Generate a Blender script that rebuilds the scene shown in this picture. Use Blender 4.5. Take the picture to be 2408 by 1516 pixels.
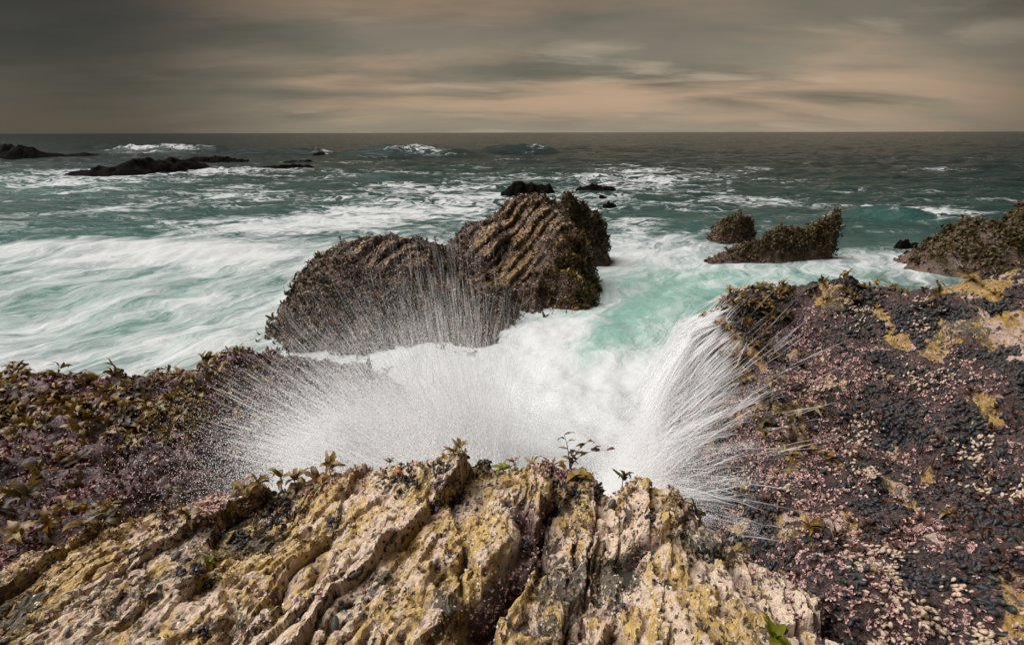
import bpy, math
import numpy as np
from mathutils import Vector, Matrix

for o in list(bpy.data.objects):
    bpy.data.objects.remove(o, do_unlink=True)
scene = bpy.context.scene
COL = scene.collection
RNG = np.random.default_rng(11)

# ------------------------------------------------------------------ camera
CAM_H = 4.0
FOCAL = 569.0                       # focal length in units of a 1024 px wide frame
PITCH = math.atan(190.0 / FOCAL)    # below the horizon
cam_data = bpy.data.cameras.new("camera")
cam_data.sensor_width = 36.0
cam_data.lens = 36.0 * FOCAL / 1024.0
cam_data.clip_start = 0.05
cam_data.clip_end = 60000.0
cam = bpy.data.objects.new("camera", cam_data)
cam.location = (0, 0, CAM_H)
cam.rotation_euler = (math.pi / 2 - PITCH, math.radians(0.12), 0)
COL.objects.link(cam)
scene.camera = cam

# ------------------------------------------------------------------ light
SUN_DIR = Vector((-0.58, 0.06, 0.80)).normalized()      # towards the sun
SUN_EL = math.asin(SUN_DIR.z)
SUN_AZ = math.atan2(SUN_DIR.x, SUN_DIR.y)
sun_data = bpy.data.lights.new("sun", 'SUN')
sun_data.energy = 1.5
sun_data.angle = math.radians(60)
sun_data.color = (1.0, 0.96, 0.92)
sun = bpy.data.objects.new("sun", sun_data)
sun.rotation_euler = SUN_DIR.to_track_quat('Z', 'Y').to_euler()
sun.location = (0, 0, 30)
COL.objects.link(sun)

scene.view_settings.view_transform = 'Standard'
scene.view_settings.look = 'None'
scene.view_settings.gamma = 1.0
scene.view_settings.exposure = 2.05
scene.view_settings.use_curve_mapping = False
scene.render.engine = 'CYCLES'
cy = scene.cycles
cy.max_bounces = 8
cy.diffuse_bounces = 6
cy.glossy_bounces = 2
cy.transmission_bounces = 2
cy.transparent_max_bounces = 40
cy.volume_bounces = 1
cy.use_adaptive_sampling = True
cy.adaptive_threshold = 0.015
cy.use_denoising = True
cy.sample_clamp_indirect = 4.0
cy.caustics_reflective = False
cy.caustics_refractive = False


# ------------------------------------------------------------------ node helper
class NT:
    def __init__(self, tree):
        self.t = tree
        tree.nodes.clear()

    def n(self, kind, ins=None, **props):
        nd = self.t.nodes.new(kind)
        for k, v in props.items():
            setattr(nd, k, v)
        for k, v in (ins or {}).items():
            sock = nd.inputs[k]
            if hasattr(v, 'is_linked') or isinstance(v, bpy.types.NodeSocket):
                self.t.links.new(v, sock)
            else:
                sock.default_value = v
        return nd

    def math(self, op, a, b=0.0, c=0.0, clamp=False):
        nd = self.n('ShaderNodeMath', {0: a, 1: b, 2: c}, operation=op)
        nd.use_clamp = clamp
        return nd.outputs[0]

    def vmath(self, op, a, b=(0, 0, 0)):
        nd = self.n('ShaderNodeVectorMath', {0: a, 1: b}, operation=op)
        return nd.outputs[0]

    def scale(self, a, s):
        return self.vmath('MULTIPLY', a, s)

    def ramp(self, x, lo, hi, a=0.0, b=1.0, smooth=True):
        nd = self.n('ShaderNodeMapRange', {0: x, 1: lo, 2: hi, 3: a, 4: b})
        nd.interpolation_type = 'SMOOTHSTEP' if smooth else 'LINEAR'
        return nd.outputs[0]

    def mix(self, f, a, b):
        nd = self.n('ShaderNodeMix', data_type='RGBA')
        for idx, v in ((0, f), (6, a), (7, b)):
            if isinstance(v, bpy.types.NodeSocket):
                self.t.links.new(v, nd.inputs[idx])
            else:
                nd.inputs[idx].default_value = v if idx == 0 else (*v[:3], 1.0)
        return nd.outputs[2]

    def noise(self, vec, scale, detail=4.0, rough=0.55, dist=0.0, color=False):
        nd = self.n('ShaderNodeTexNoise', {'Vector': vec, 'Scale': scale, 'Detail': detail,
                                           'Roughness': rough, 'Distortion': dist})
        return nd.outputs['Color' if color else 'Fac']

    def voro(self, vec, scale, feature='F1', out='Distance', rand=1.0):
        nd = self.n('ShaderNodeTexVoronoi', {'Vector': vec, 'Scale': scale, 'Randomness': rand}, feature=feature)
        return nd.outputs[out]

    def attr(self, name, out='Fac'):
        return self.n('ShaderNodeAttribute', attribute_name=name).outputs[out]

    def pos(self):
        return self.n('ShaderNodeNewGeometry').outputs['Position']

    def bump(self, h, strength=0.5, dist=0.01, normal=None):
        ins = {'Height': h, 'Strength': strength, 'Distance': dist}
        if normal is not None:
            ins['Normal'] = normal
        return self.n('ShaderNodeBump', ins).outputs[0]


def mat(name):
    m = bpy.data.materials.new(name)
    m.use_nodes = True
    return m, NT(m.node_tree)


def finish(N, shader):
    out = N.n('ShaderNodeOutputMaterial')
    N.t.links.new(shader, out.inputs['Surface'])


def bsdf(N, color, rough=0.6, normal=None, spec=0.5, **ins):
    d = {'Base Color': color if isinstance(color, bpy.types.NodeSocket) else (*color[:3], 1.0),
         'Roughness': rough, 'Specular IOR Level': spec}
    if normal is not None:
        d['Normal'] = normal
    d.update(ins)
    return N.n('ShaderNodeBsdfPrincipled', d).outputs[0]


# ------------------------------------------------------------------ sky (overcast)
world = bpy.data.worlds.new("World")
scene.world = world
world.use_nodes = True
W = NT(world.node_tree)
tc = W.n('ShaderNodeTexCoord').outputs['Generated']
sep = W.n('ShaderNodeSeparateXYZ', {0: tc})
dz = W.math('MAXIMUM', sep.outputs[2], 0.0)
den = W.math('ADD', dz, 0.15)
cx = W.math('DIVIDE', sep.outputs[0], den)
cyy = W.math('DIVIDE', sep.outputs[1], den)
cl = W.n('ShaderNodeCombineXYZ', {0: cx, 1: cyy, 2: 0.0}).outputs[0]
wv = W.vmath('SUBTRACT', W.noise(W.scale(cl, (0.5, 0.9, 1)), 1.0, 3.0, 0.5, 0.0, True), (0.5, 0.5, 0.5))
clw = W.vmath('ADD', cl, W.scale(wv, (1.0, 0.55, 0)))
n1 = W.noise(W.vmath('ADD', W.scale(clw, (0.42, 0.60, 1)), (23.1, 4.7, 0)), 1.0, 6.0, 0.50, 0.2)
n2 = W.noise(W.vmath('ADD', W.scale(clw, (0.42, 0.85, 1)), (11.3, 2.9, 1.5)), 1.0, 6.0, 0.50, 0.2)
n3 = W.noise(W.vmath('ADD', W.scale(clw, (0.9, 1.9, 1)), (1.3, 5.2, 4.5)), 1.0, 6.0, 0.52, 0.2)
glow_dir = Vector((0.13, 0.98, 0.10)).normalized()
dotn = W.n('ShaderNodeVectorMath', {0: W.scale(tc, (1, 1, 1.0)), 1: glow_dir}, operation='DOT_PRODUCT').outputs['Value']
glow = W.ramp(dotn, 0.70, 1.0)
dark = (0.092, 0.086, 0.062)
mid = (0.190, 0.168, 0.124)
warm = (0.400, 0.272, 0.180)
pale = (0.40, 0.325, 0.24)
c = W.mix(W.ramp(n1, 0.34, 0.62), dark, mid)
c = W.mix(W.math('MULTIPLY', W.ramp(n2, 0.42, 0.68), W.ramp(glow, 0.0, 0.9, 0.15, 0.8)), c, warm)
c = W.mix(W.math('MULTIPLY', W.ramp(n3, 0.55, 0.72), W.ramp(glow, 0.0, 1.0, 0.1, 0.55)), c, pale)
# thin brighter band of clear air low over the horizon
band = W.ramp(dz, 0.0, 0.055, 1.0, 0.0)
c = W.mix(W.math('MULTIPLY', band, 0.5), c, (0.230, 0.195, 0.150))
gain = W.math('MULTIPLY', W.ramp(glow, 0.0, 1.0, 0.42, 1.40), W.ramp(dz, 0.07, 0.20, 1.0, 0.66))
c = W.vmath('MULTIPLY', c, W.n('ShaderNodeCombineXYZ', {0: gain, 1: gain, 2: gain}).outputs[0])
sky = W.n('ShaderNodeTexSky')
sky.sky_type = 'NISHITA'
sky.sun_disc = False
sky.sun_elevation = SUN_EL
sky.sun_rotation = SUN_AZ
bg1 = W.n('ShaderNodeBackground', {0: sky.outputs[0], 1: 0.05})
bg2 = W.n('ShaderNodeBackground', {0: c, 1: 0.235})
mx = W.n('ShaderNodeMixShader', {0: 0.985, 1: bg1.outputs[0], 2: bg2.outputs[0]})
wo = W.n('ShaderNodeOutputWorld')
world.node_tree.links.new(mx.outputs[0], wo.inputs['Surface'])

# ------------------------------------------------------------------ numpy noise
_perm = RNG.permutation(256)
_perm = np.concatenate([_perm, _perm]).astype(np.int64)
_grad = RNG.normal(size=(256, 3))
_grad /= np.linalg.norm(_grad, axis=1)[:, None]


def pn(x, y, z=0.0, seed=0):
    x = np.asarray(x, float) + seed * 17.37
    y = np.asarray(y, float) + seed * 5.91
    z = np.asarray(z, float) + np.zeros_like(x) + seed * 9.13
    xi, yi, zi = np.floor(x).astype(np.int64), np.floor(y).astype(np.int64), np.floor(z).astype(np.int64)
    xf, yf, zf = x - xi, y - yi, z - zi
    u, v, w = (t * t * t * (t * (t * 6 - 15) + 10) for t in (xf, yf, zf))
    out = np.zeros_like(xf)
    for dx in (0, 1):
        wx = u if dx else 1 - u
        for dy in (0, 1):
            wy = v if dy else 1 - v
            for dzz in (0, 1):
                wz = w if dzz else 1 - w
                h = _perm[(_perm[(_perm[(xi + dx) & 255] + yi + dy) & 255] + zi + dzz) & 255]
                g = _grad[h]
                out += wx * wy * wz * (g[..., 0] * (xf - dx) + g[..., 1] * (yf - dy) + g[..., 2] * (zf - dzz))
    return out * 1.5


def fbm(x, y, z=0.0, octv=4, seed=0, gain=0.5, ridged=False):
    s = np.zeros_like(np.asarray(x, float) + 0.0)
    a, f = 1.0, 1.0
    for i in range(octv):
        nn = pn(np.asarray(x) * f, np.asarray(y) * f, np.asarray(z) * f, seed + i * 3)
        s += a * ((0.5 - np.abs(nn)) * 1.4 if ridged else nn)
        a *= gain
        f *= 2.03
    return s


def sstep(a, b, x):
    t = np.clip((x - a) / (b - a), 0, 1)
    return t * t * (3 - 2 * t)


# ------------------------------------------------------------------ photo geometry helpers (survey of the site)
SP, CP = math.sin(PITCH), math.cos(PITCH)
K = 1024.0 / 2408.0


def ray(u, v):
    a = (u * K - 512.0) / FOCAL
    b = (322.0 - v * K) / FOCAL
    return a, CP + b * SP, -SP + b * CP


def at_y(u, v, y):
    a, dy, dz_ = ray(u, v)
    t = y / dy
    return (a * t, y, CAM_H + dz_ * t)


def at_z(u, v, z):
    a, dy, dz_ = ray(u, v)
    t = (z - CAM_H) / dz_
    return (a * t, dy * t, z)


def project(x, y, z):
    f = y * CP - (z - CAM_H) * SP
    up = y * SP + (z - CAM_H) * CP
    return (512 + FOCAL * x / f) / K, (322 - FOCAL * up / f) / K


def rbf(pts, c=0.3):
    P = np.array(pts, float)
    n = len(P)
    d = np.sqrt(((P[:, None, :2] - P[None, :, :2]) ** 2).sum(-1) + c * c)
    A = np.zeros((n + 3, n + 3))
    A[:n, :n] = d - np.eye(n) * 1e-4
    A[:n, n] = A[n, :n] = 1
    A[:n, n + 1:] = P[:, :2]
    A[n + 1:, :n] = P[:, :2].T
    b = np.zeros(n + 3)
    b[:n] = P[:, 2]
    w = np.linalg.solve(A, b)

    def f(x, y):
        sh = np.shape(x)
        x = np.ravel(x)
        y = np.ravel(y)
        r = w[n] + w[n + 1] * x + w[n + 2] * y
        for i in range(n):
            r = r + w[i] * np.sqrt((x - P[i, 0]) ** 2 + (y - P[i, 1]) ** 2 + c * c)
        return r.reshape(sh)
    return f


# ------------------------------------------------------------------ mesh helpers
def link(o, parent=None):
    COL.objects.link(o)
    if parent is not None:
        o.parent = parent
    return o


def np_mesh(name, V, faces, material=None, smooth=True, attrs=None):
    """V (n,3); faces (m,3) or (m,4) int array."""
    me = bpy.data.meshes.new(name)
    V = np.asarray(V, np.float32)
    F = np.asarray(faces, np.int32)
    k = F.shape[1]
    me.vertices.add(len(V))
    me.vertices.foreach_set('co', V.ravel())
    me.loops.add(F.size)
    me.loops.foreach_set('vertex_index', F.ravel())
    me.polygons.add(len(F))
    me.polygons.foreach_set('loop_start', np.arange(0, F.size, k, dtype=np.int32))
    try:
        me.polygons.foreach_set('loop_total', np.full(len(F), k, np.int32))
    except Exception:
        pass
    me.polygons.foreach_set('use_smooth', np.full(len(F), bool(smooth)))
    me.update(calc_edges=True)
    for an, arr in (attrs or {}).items():
        arr = np.asarray(arr, np.float32)
        if arr.ndim == 1:
            at = me.attributes.new(an, 'FLOAT', 'POINT')
            at.data.foreach_set('value', arr)
        else:
            at = me.attributes.new(an, 'FLOAT_VECTOR', 'POINT')
            at.data.foreach_set('vector', arr.ravel())
    if material is not None:
        me.materials.append(material)
    return me


def obj(name, me, parent=None, label=None, cat=None, group=None, kind=None):
    o = bpy.data.objects.new(name, me)
    link(o, parent)
    tag(o, label, cat, group, kind)
    return o


def tag(o, label=None, cat=None, group=None, kind=None):
    if label:
        o['label'] = label
    if cat:
        o['category'] = cat
    if group:
        o['group'] = group
    if kind:
        o['kind'] = kind
    return o


def empty(name, loc=(0, 0, 0), label=None, cat=None, group=None):
    o = bpy.data.objects.new(name, None)
    o.location = loc
    o.empty_display_size = 0.1
    link(o)
    return tag(o, label, cat, group)


def grid_faces(nr, nc):
    i = np.arange(nr * nc).reshape(nr, nc)
    return np.stack([i[:-1, :-1], i[:-1, 1:], i[1:, 1:], i[1:, :-1]], -1).reshape(-1, 4)


def grid_normals(P):
    du = np.gradient(P, axis=1)
    dv = np.gradient(P, axis=0)
    n = np.cross(du, dv)
    n /= np.linalg.norm(n, axis=-1, keepdims=True) + 1e-9
    return n


def sub_mesh(V, F, keep, attrs):
    f = F[keep]
    used, inv = np.unique(f, return_inverse=True)
    return V[used], inv.reshape(f.shape), {k: a[used] for k, a in attrs.items()}


def components(F):
    """face index lists of the connected pieces"""
    used, inv = np.unique(F, return_inverse=True)
    f = inv.reshape(F.shape)
    lab = np.arange(len(used))
    while True:
        m = lab[f].min(1)
        new = lab.copy()
        np.minimum.at(new, f.ravel(), np.repeat(m, f.shape[1]))
        new = new[new]
        if (new == lab).all():
            break
        lab = new
    fl = lab[f[:, 0]]
    return [np.nonzero(fl == q)[0] for q in np.unique(fl)]


class Surf:
    """A displaced grid that carries rock and everything growing on it."""
    def __init__(self, P, attrs, zmin=-0.7):
        self.P, self.N = P, grid_normals(P)
        self.shape = P.shape[:2]
        self.V = P.reshape(-1, 3)
        self.Nf = self.N.reshape(-1, 3)
        self.F = grid_faces(*self.shape)
        self.attrs = {k: np.ravel(a) for k, a in attrs.items()}
        zf = self.V[self.F][:, :, 2].max(1)
        self.keep = zf > zmin
        q = self.V[self.F]
        self.area = 0.5 * np.linalg.norm(np.cross(q[:, 2] - q[:, 0], q[:, 3] - q[:, 1]), axis=1)
        self.cent = q.mean(1)
        self.fn = self.Nf[self.F].mean(1)

    def scatter(self, n, weight=None, rng=RNG, facing=-0.25):
        """n random points (position, normal, face) by area and weight; far sides the sea side hides are skipped"""
        w = self.area * self.keep
        if weight is not None:
            w = w * np.maximum(weight, 0)
        to = np.array([0, 0, CAM_H]) - self.cent
        to /= np.linalg.norm(to, axis=1)[:, None]
        w = w * ((self.fn * to).sum(1) > facing)
        w = w / w.sum()
        fi = rng.choice(len(w), size=n, p=w)
        a, b = rng.random((n, 1)), rng.random((n, 1))
        q = self.V[self.F[fi]]
        p = (q[:, 0] * (1 - a) + q[:, 1] * a) * (1 - b) + (q[:, 3] * (1 - a) + q[:, 2] * a) * b
        return p, self.fn[fi], fi


def frames(nrm, rng, axis=None, tilt=0.0, spin=None):
    """rotation matrices whose Z is near nrm; X near axis if given, else random"""
    n = len(nrm)
    z = nrm + rng.normal(size=(n, 3)) * tilt
    z /= np.linalg.norm(z, axis=1)[:, None]
    x = rng.normal(size=(n, 3)) if axis is None else np.asarray(axis, float) + rng.normal(size=(n, 3)) * (0.5 if spin is None else spin)
    x = x - (x * z).sum(1)[:, None] * z
    x /= np.linalg.norm(x, axis=1)[:, None] + 1e-9
    y = np.cross(z, x)
    return np.stack([x, y, z], -1)


def joined(name, protos, pos, R, scale, rng, material, parent=None, tint=None, **tags):
    """many copies of small meshes joined into one mesh; 'tint' random per copy"""
    n = len(pos)
    which = rng.integers(0, len(protos), n)
    Vs, Fs, Ts, As = [], [], [], []
    off = 0
    tint = rng.random(n) if tint is None else tint
    for k, (pv, pf, pa) in enumerate(protos):
        idx = np.nonzero(which == k)[0]
        if len(idx) == 0:
            continue
        sc = np.asarray(scale)[idx]
        sc = sc[:, None, None] if sc.ndim == 1 else sc[:, None, :]
        v = np.einsum('nij,nkj->nki', R[idx], pv[None] * sc) + pos[idx][:, None, :]
        Vs.append(v.reshape(-1, 3))
        f = pf[None] + (np.arange(len(idx)) * len(pv))[:, None, None] + off
        Fs.append(f.reshape(-1, pf.shape[1]))
        Ts.append(np.repeat(tint[idx], len(pv)))
        As.append(np.tile(pa, len(idx)))
        off += v.shape[0] * v.shape[1]
    me = np_mesh(name, np.concatenate(Vs), np.concatenate(Fs), material, True,
                 {'tint': np.concatenate(Ts), 'along': np.concatenate(As)})
    o = bpy.data.objects.new(name, me)
    link(o, parent)
    return tag(o, **tags)

# ------------------------------------------------------------------ materials: water, rock
def water_material():
    m, N = mat("sea_water")
    p = N.pos()
    foam = N.attr('foam')
    aer = N.attr('aer')
    near = N.attr('near')
    # domain warp: eddies
    w1 = N.vmath('SUBTRACT', N.noise(p, 0.35, 2.0, 0.5, 0.0, True), (0.5, 0.5, 0.5))
    w2 = N.vmath('SUBTRACT', N.noise(p, 1.3, 2.0, 0.5, 0.0, True), (0.5, 0.5, 0.5))
    pw = N.vmath('ADD', p, N.vmath('ADD', N.scale(w1, (2.2, 2.2, 0)), N.scale(w2, (0.6, 0.6, 0))))
    # shoreward streaks close in, long-crested lace farther out
    rot = N.n('ShaderNodeMapping', {'Vector': pw, 'Rotation': (0, 0, math.radians(24))}).outputs[0]
    sa = N.noise(N.scale(rot, (1.25, 0.34, 0.3)), 1.0, 8.0, 0.62)
    sa2 = N.noise(N.scale(rot, (5.0, 0.9, 0.3)), 1.0, 6.0, 0.65)
    sa3 = N.noise(N.scale(rot, (16.0, 2.2, 0.3)), 1.0, 4.0, 0.6)
    na = N.math('ADD', N.math('ADD', N.math('MULTIPLY', sa, 0.60), N.math('MULTIPLY', sa2, 0.28)), N.math('MULTIPLY', sa3, 0.12))
    lb = N.noise(N.scale(pw, (0.16, 0.42, 0.2)), 1.0, 9.0, 0.66, 0.6)
    lace = N.math('ABSOLUTE', N.math('SUBTRACT', N.noise(N.scale(pw, (0.5, 1.15, 0.2)), 1.0, 7.0, 0.62, 0.8), 0.5))
    lace = N.ramp(lace, 0.0, 0.10, 1.0, 0.0)
    nb = N.math('ADD', N.math('MULTIPLY', lb, 0.80), N.math('MULTIPLY', lace, 0.20))
    nn = N.n('ShaderNodeMix', {0: near, 2: nb, 3: na}, data_type='FLOAT').outputs[0]
    soft = N.ramp(near, 0.0, 1.0, 0.06, 0.15)
    thr = N.math('SUBTRACT', 0.78, N.math('MULTIPLY', foam, 0.52))
    f = N.math('DIVIDE', N.math('SUBTRACT', nn, N.math('SUBTRACT', thr, soft)), N.math('MULTIPLY', soft, 2.0), clamp=True)
    f = N.ramp(f, 0.0, 1.0)
    # thin milky veil of bubbles between the streaks
    veil = N.math('MULTIPLY', N.ramp(nn, 0.25, 0.75), N.math('MULTIPLY', aer, 0.8), clamp=True)
    deep = N.mix(N.noise(p, 0.05, 2.0), (0.004, 0.009, 0.009), (0.006, 0.015, 0.014))
    body = N.mix(N.ramp(aer, 0.0, 0.5), deep, (0.026, 0.075, 0.066))
    body = N.mix(N.ramp(aer, 0.45, 1.0), body, (0.155, 0.30, 0.255))
    body = N.mix(N.math('MULTIPLY', veil, 0.45), body, (0.28, 0.40, 0.37))
    white = N.mix(sa2, (0.40, 0.42, 0.43), (0.52, 0.53, 0.535))
    colr = N.mix(f, body, white)
    rough = N.ramp(f, 0.0, 0.7, 0.20, 0.85)
    # ripples
    r1 = N.noise(N.scale(p, (0.55, 1.1, 0.5)), 1.0, 6.0, 0.62)
    r2 = N.noise(N.scale(pw, (3.0, 4.5, 2.0)), 1.0, 4.0, 0.6)
    far_h = N.math('MULTIPLY', r1, N.ramp(near, 0.0, 1.0, 1.0, 0.25))
    h = N.math('ADD', N.math('ADD', far_h, N.math('MULTIPLY', r2, 0.10)), N.math('MULTIPLY', f, 0.05))
    nrm = N.bump(h, 0.75, 0.55)
    finish(N, bsdf(N, colr, rough, nrm, 0.17, IOR=1.33))
    return m


def rock_material(name, along=(0.2, 1.0, -0.18), tan=(0.44, 0.29, 0.11), cream=(0.58, 0.46, 0.36), pink=(0.46, 0.31, 0.28),
                  dark=(0.045, 0.042, 0.036), dark_amount=0.5, tan_amount=0.5, rough=0.62, fine=1.0, crust_amount=0.0):
    m, N = mat(name)
    p = N.pos()
    a = Vector(along).normalized()
    b = a.cross(Vector((0, 0, 1))).normalized()
    c_ = b.cross(a)
    dot = lambda q: N.n('ShaderNodeVectorMath', {0: p, 1: q}, operation='DOT_PRODUCT').outputs['Value']
    comb = N.n('ShaderNodeCombineXYZ', {0: dot(b), 1: dot(a), 2: dot(c_)}).outputs[0]
    g = N.scale(comb, (1.0, 0.20, 1.0))
    g2 = N.scale(comb, (1.0, 0.5, 1.0))
    rib = N.attr('rib')
    crack = N.attr('crack')
    big = N.noise(g2, 3.2 * fine, 5.0, 0.65, 0.8)
    midn = N.noise(g2, 12.0 * fine, 7.0, 0.70, 0.6)
    grain = N.noise(g, 60.0 * fine, 6.0, 0.72, 0.3)
    finen = N.noise(comb, 85.0 * fine, 5.0, 0.72)
    wild = N.noise(comb, 26.0 * fine, 7.0, 0.72, 1.0)
    ft = N.ramp(N.math('ADD', N.math('ADD', big, N.math('MULTIPLY', rib, 0.30)), N.math('MULTIPLY', N.math('SUBTRACT', midn, 0.5), 0.9)),
                0.76 - tan_amount * 0.3, 0.86 - tan_amount * 0.3)
    tan_c = N.mix(N.ramp(grain, 0.36, 0.66), (tan[0] * 0.62, tan[1] * 0.58, tan[2] * 0.55), (tan[0] * 1.18, tan[1] * 1.15, tan[2] * 1.1))
    crm = N.mix(N.ramp(wild, 0.44, 0.58), cream, pink)
    crm = N.mix(N.math('MULTIPLY', N.ramp(finen, 0.50, 0.62), 0.55), crm, (0.70, 0.60, 0.50))
    col = N.mix(ft, crm, tan_c)
    # ragged patches of pale crust over the sandstone and of bare sandstone through the crust
    col = N.mix(N.math('MULTIPLY', N.ramp(wild, 0.55, 0.60), 0.75), col, crm)
    col = N.mix(N.math('MULTIPLY', N.ramp(N.noise(comb, 33.0 * fine, 6.0, 0.7, 0.8), 0.58, 0.62), 0.7), col, (tan[0] * 0.5, tan[1] * 0.46, tan[2] * 0.42))
    # dark lichen and tar-spot crusts with crisp ragged edges
    dn = N.noise(g2, 24.0 * fine, 9.0, 0.74, 1.1)
    reg = N.noise(comb, 2.3 * fine, 4.0, 0.55)
    df = N.ramp(N.math('ADD', dn, N.math('MULTIPLY', N.math('SUBTRACT', reg, 0.5), 0.85)), 0.630 - dark_amount * 0.12, 0.655 - dark_amount * 0.12)
    lich = N.mix(N.ramp(finen, 0.4, 0.65), dark, (dark[0] * 3.2, dark[1] * 3.0, dark[2] * 2.4))
    col = N.mix(N.math('MULTIPLY', df, 0.92), col, lich)
    vs = N.voro(N.vmath('ADD', comb, N.scale(N.noise(comb, 30.0, 3.0, 0.6, 0.0, True), (0.03, 0.03, 0.03))), 30.0 * fine)
    spot = N.math('MULTIPLY', N.ramp(vs, 0.24, 0.28, 1.0, 0.0), N.ramp(N.noise(comb, 5.0, 2.0), 0.38, 0.48))
    vs2 = N.voro(N.vmath('ADD', comb, N.scale(N.noise(comb, 40.0, 3.0, 0.6, 0.0, True), (0.03, 0.03, 0.03))), 13.0 * fine)
    spot2 = N.math('MULTIPLY', N.ramp(vs2, 0.17, 0.20, 1.0, 0.0), N.ramp(N.noise(comb, 3.1, 2.0), 0.42, 0.52))
    spot = N.math('MAXIMUM', spot, spot2)
    col = N.mix(N.math('MULTIPLY', spot, 0.9), col, (0.040, 0.034, 0.027))
    # purple coralline crust living in the wet cracks
    wet = N.mix(N.ramp(finen, 0.35, 0.65), (0.045, 0.026, 0.026), (0.22, 0.125, 0.125))
    col = N.mix(N.math('MULTIPLY', N.ramp(crack, 0.12, 0.6), 0.9), col, wet)
    if crust_amount:
        bare = N.attr('bare')
        cr = N.mix(N.ramp(wild, 0.38, 0.60), (0.012, 0.009, 0.009), (0.085, 0.052, 0.046))
        cr = N.mix(N.math('MULTIPLY', N.ramp(finen, 0.52, 0.62), 0.6), cr, (0.30, 0.19, 0.17))
        col = N.mix(N.ramp(N.math('ADD', bare, N.math('MULTIPLY', N.math('SUBTRACT', midn, 0.5), 0.8)), 0.35, 0.60), cr, col)
    rid = N.math('ABSOLUTE', N.math('SUBTRACT', N.noise(g, 24.0 * fine, 6.0, 0.68, 0.5), 0.5))
    h = N.math('ADD', N.math('MULTIPLY', grain, 0.55), N.math('MULTIPLY', midn, 0.9))
    h = N.math('ADD', h, N.math('MULTIPLY', finen, 0.40))
    h = N.math('SUBTRACT', h, N.math('MULTIPLY', rid, 0.9))
    h = N.math('ADD', h, N.math('MULTIPLY', df, 0.20))
    h = N.math('SUBTRACT', h, N.math('MULTIPLY', spot, 0.55))
    nrm = N.bump(h, 1.0, 0.032 / fine)
    ro = N.ramp(finen, 0.3, 0.7, rough - 0.18, rough + 0.12)
    finish(N, bsdf(N, col, ro, nrm, 0.4))
    return m


def dark_rock_material(name, base=(0.030, 0.024, 0.018), alt=(0.085, 0.060, 0.035), pink=(0.13, 0.075, 0.075), pink_amount=0.4, fine=1.0, rough=0.55, spec=0.4):
    m, N = mat(name)
    p = N.pos()
    a = N.noise(p, 3.5 * fine, 6.0, 0.65, 0.5)
    b = N.noise(p, 14.0 * fine, 6.0, 0.7)
    c2 = N.noise(p, 1.1 * fine, 3.0, 0.5)
    col = N.mix(N.ramp(a, 0.35, 0.65), base, alt)
    col = N.mix(N.math('MULTIPLY', N.ramp(N.math('ADD', b, N.math('MULTIPLY', c2, 0.4)), 0.62, 0.78), pink_amount), col, pink)
    nrm = N.bump(N.math('ADD', a, N.math('MULTIPLY', b, 0.6)), 1.0, 0.08 / fine)
    finish(N, bsdf(N, col, rough, nrm, spec))
    return m


MAT_SEA = water_material()
MAT_FG = rock_material("sandstone_slabs", tan=(0.64, 0.45, 0.17), cream=(0.78, 0.62, 0.45), pink=(0.62, 0.44, 0.37), tan_amount=0.52, dark_amount=0.40)
MAT_RR = rock_material("bare_rock_under_mussels", along=(0.3, 1, 0.3), tan=(0.42, 0.27, 0.08), cream=(0.46, 0.34, 0.25),
                       dark_amount=0.5, tan_amount=0.7, crust_amount=1.0)
MAT_LR = dark_rock_material("purple_crusted_rock", (0.008, 0.006, 0.006), (0.035, 0.022, 0.022), (0.22, 0.13, 0.13), 0.8, 3.0)
MAT_MS = rock_material("stack_strata", along=(1.7, 2.5, 1.27), tan=(0.40, 0.26, 0.10), cream=(0.42, 0.30, 0.20), pink=(0.20, 0.12, 0.09),
                       dark=(0.018, 0.014, 0.011), dark_amount=0.85, tan_amount=0.75, fine=0.32)
MAT_MSD = dark_rock_material("stack_weed_crust", (0.016, 0.011, 0.008), (0.075, 0.048, 0.028), (0.17, 0.10, 0.08), 0.6, 1.6)
MAT_REEF = dark_rock_material("far_reef", (0.003, 0.0024, 0.002), (0.007, 0.0055, 0.004), (0.009, 0.007, 0.006), 0.3, 0.5, 0.9, 0.03)

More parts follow.
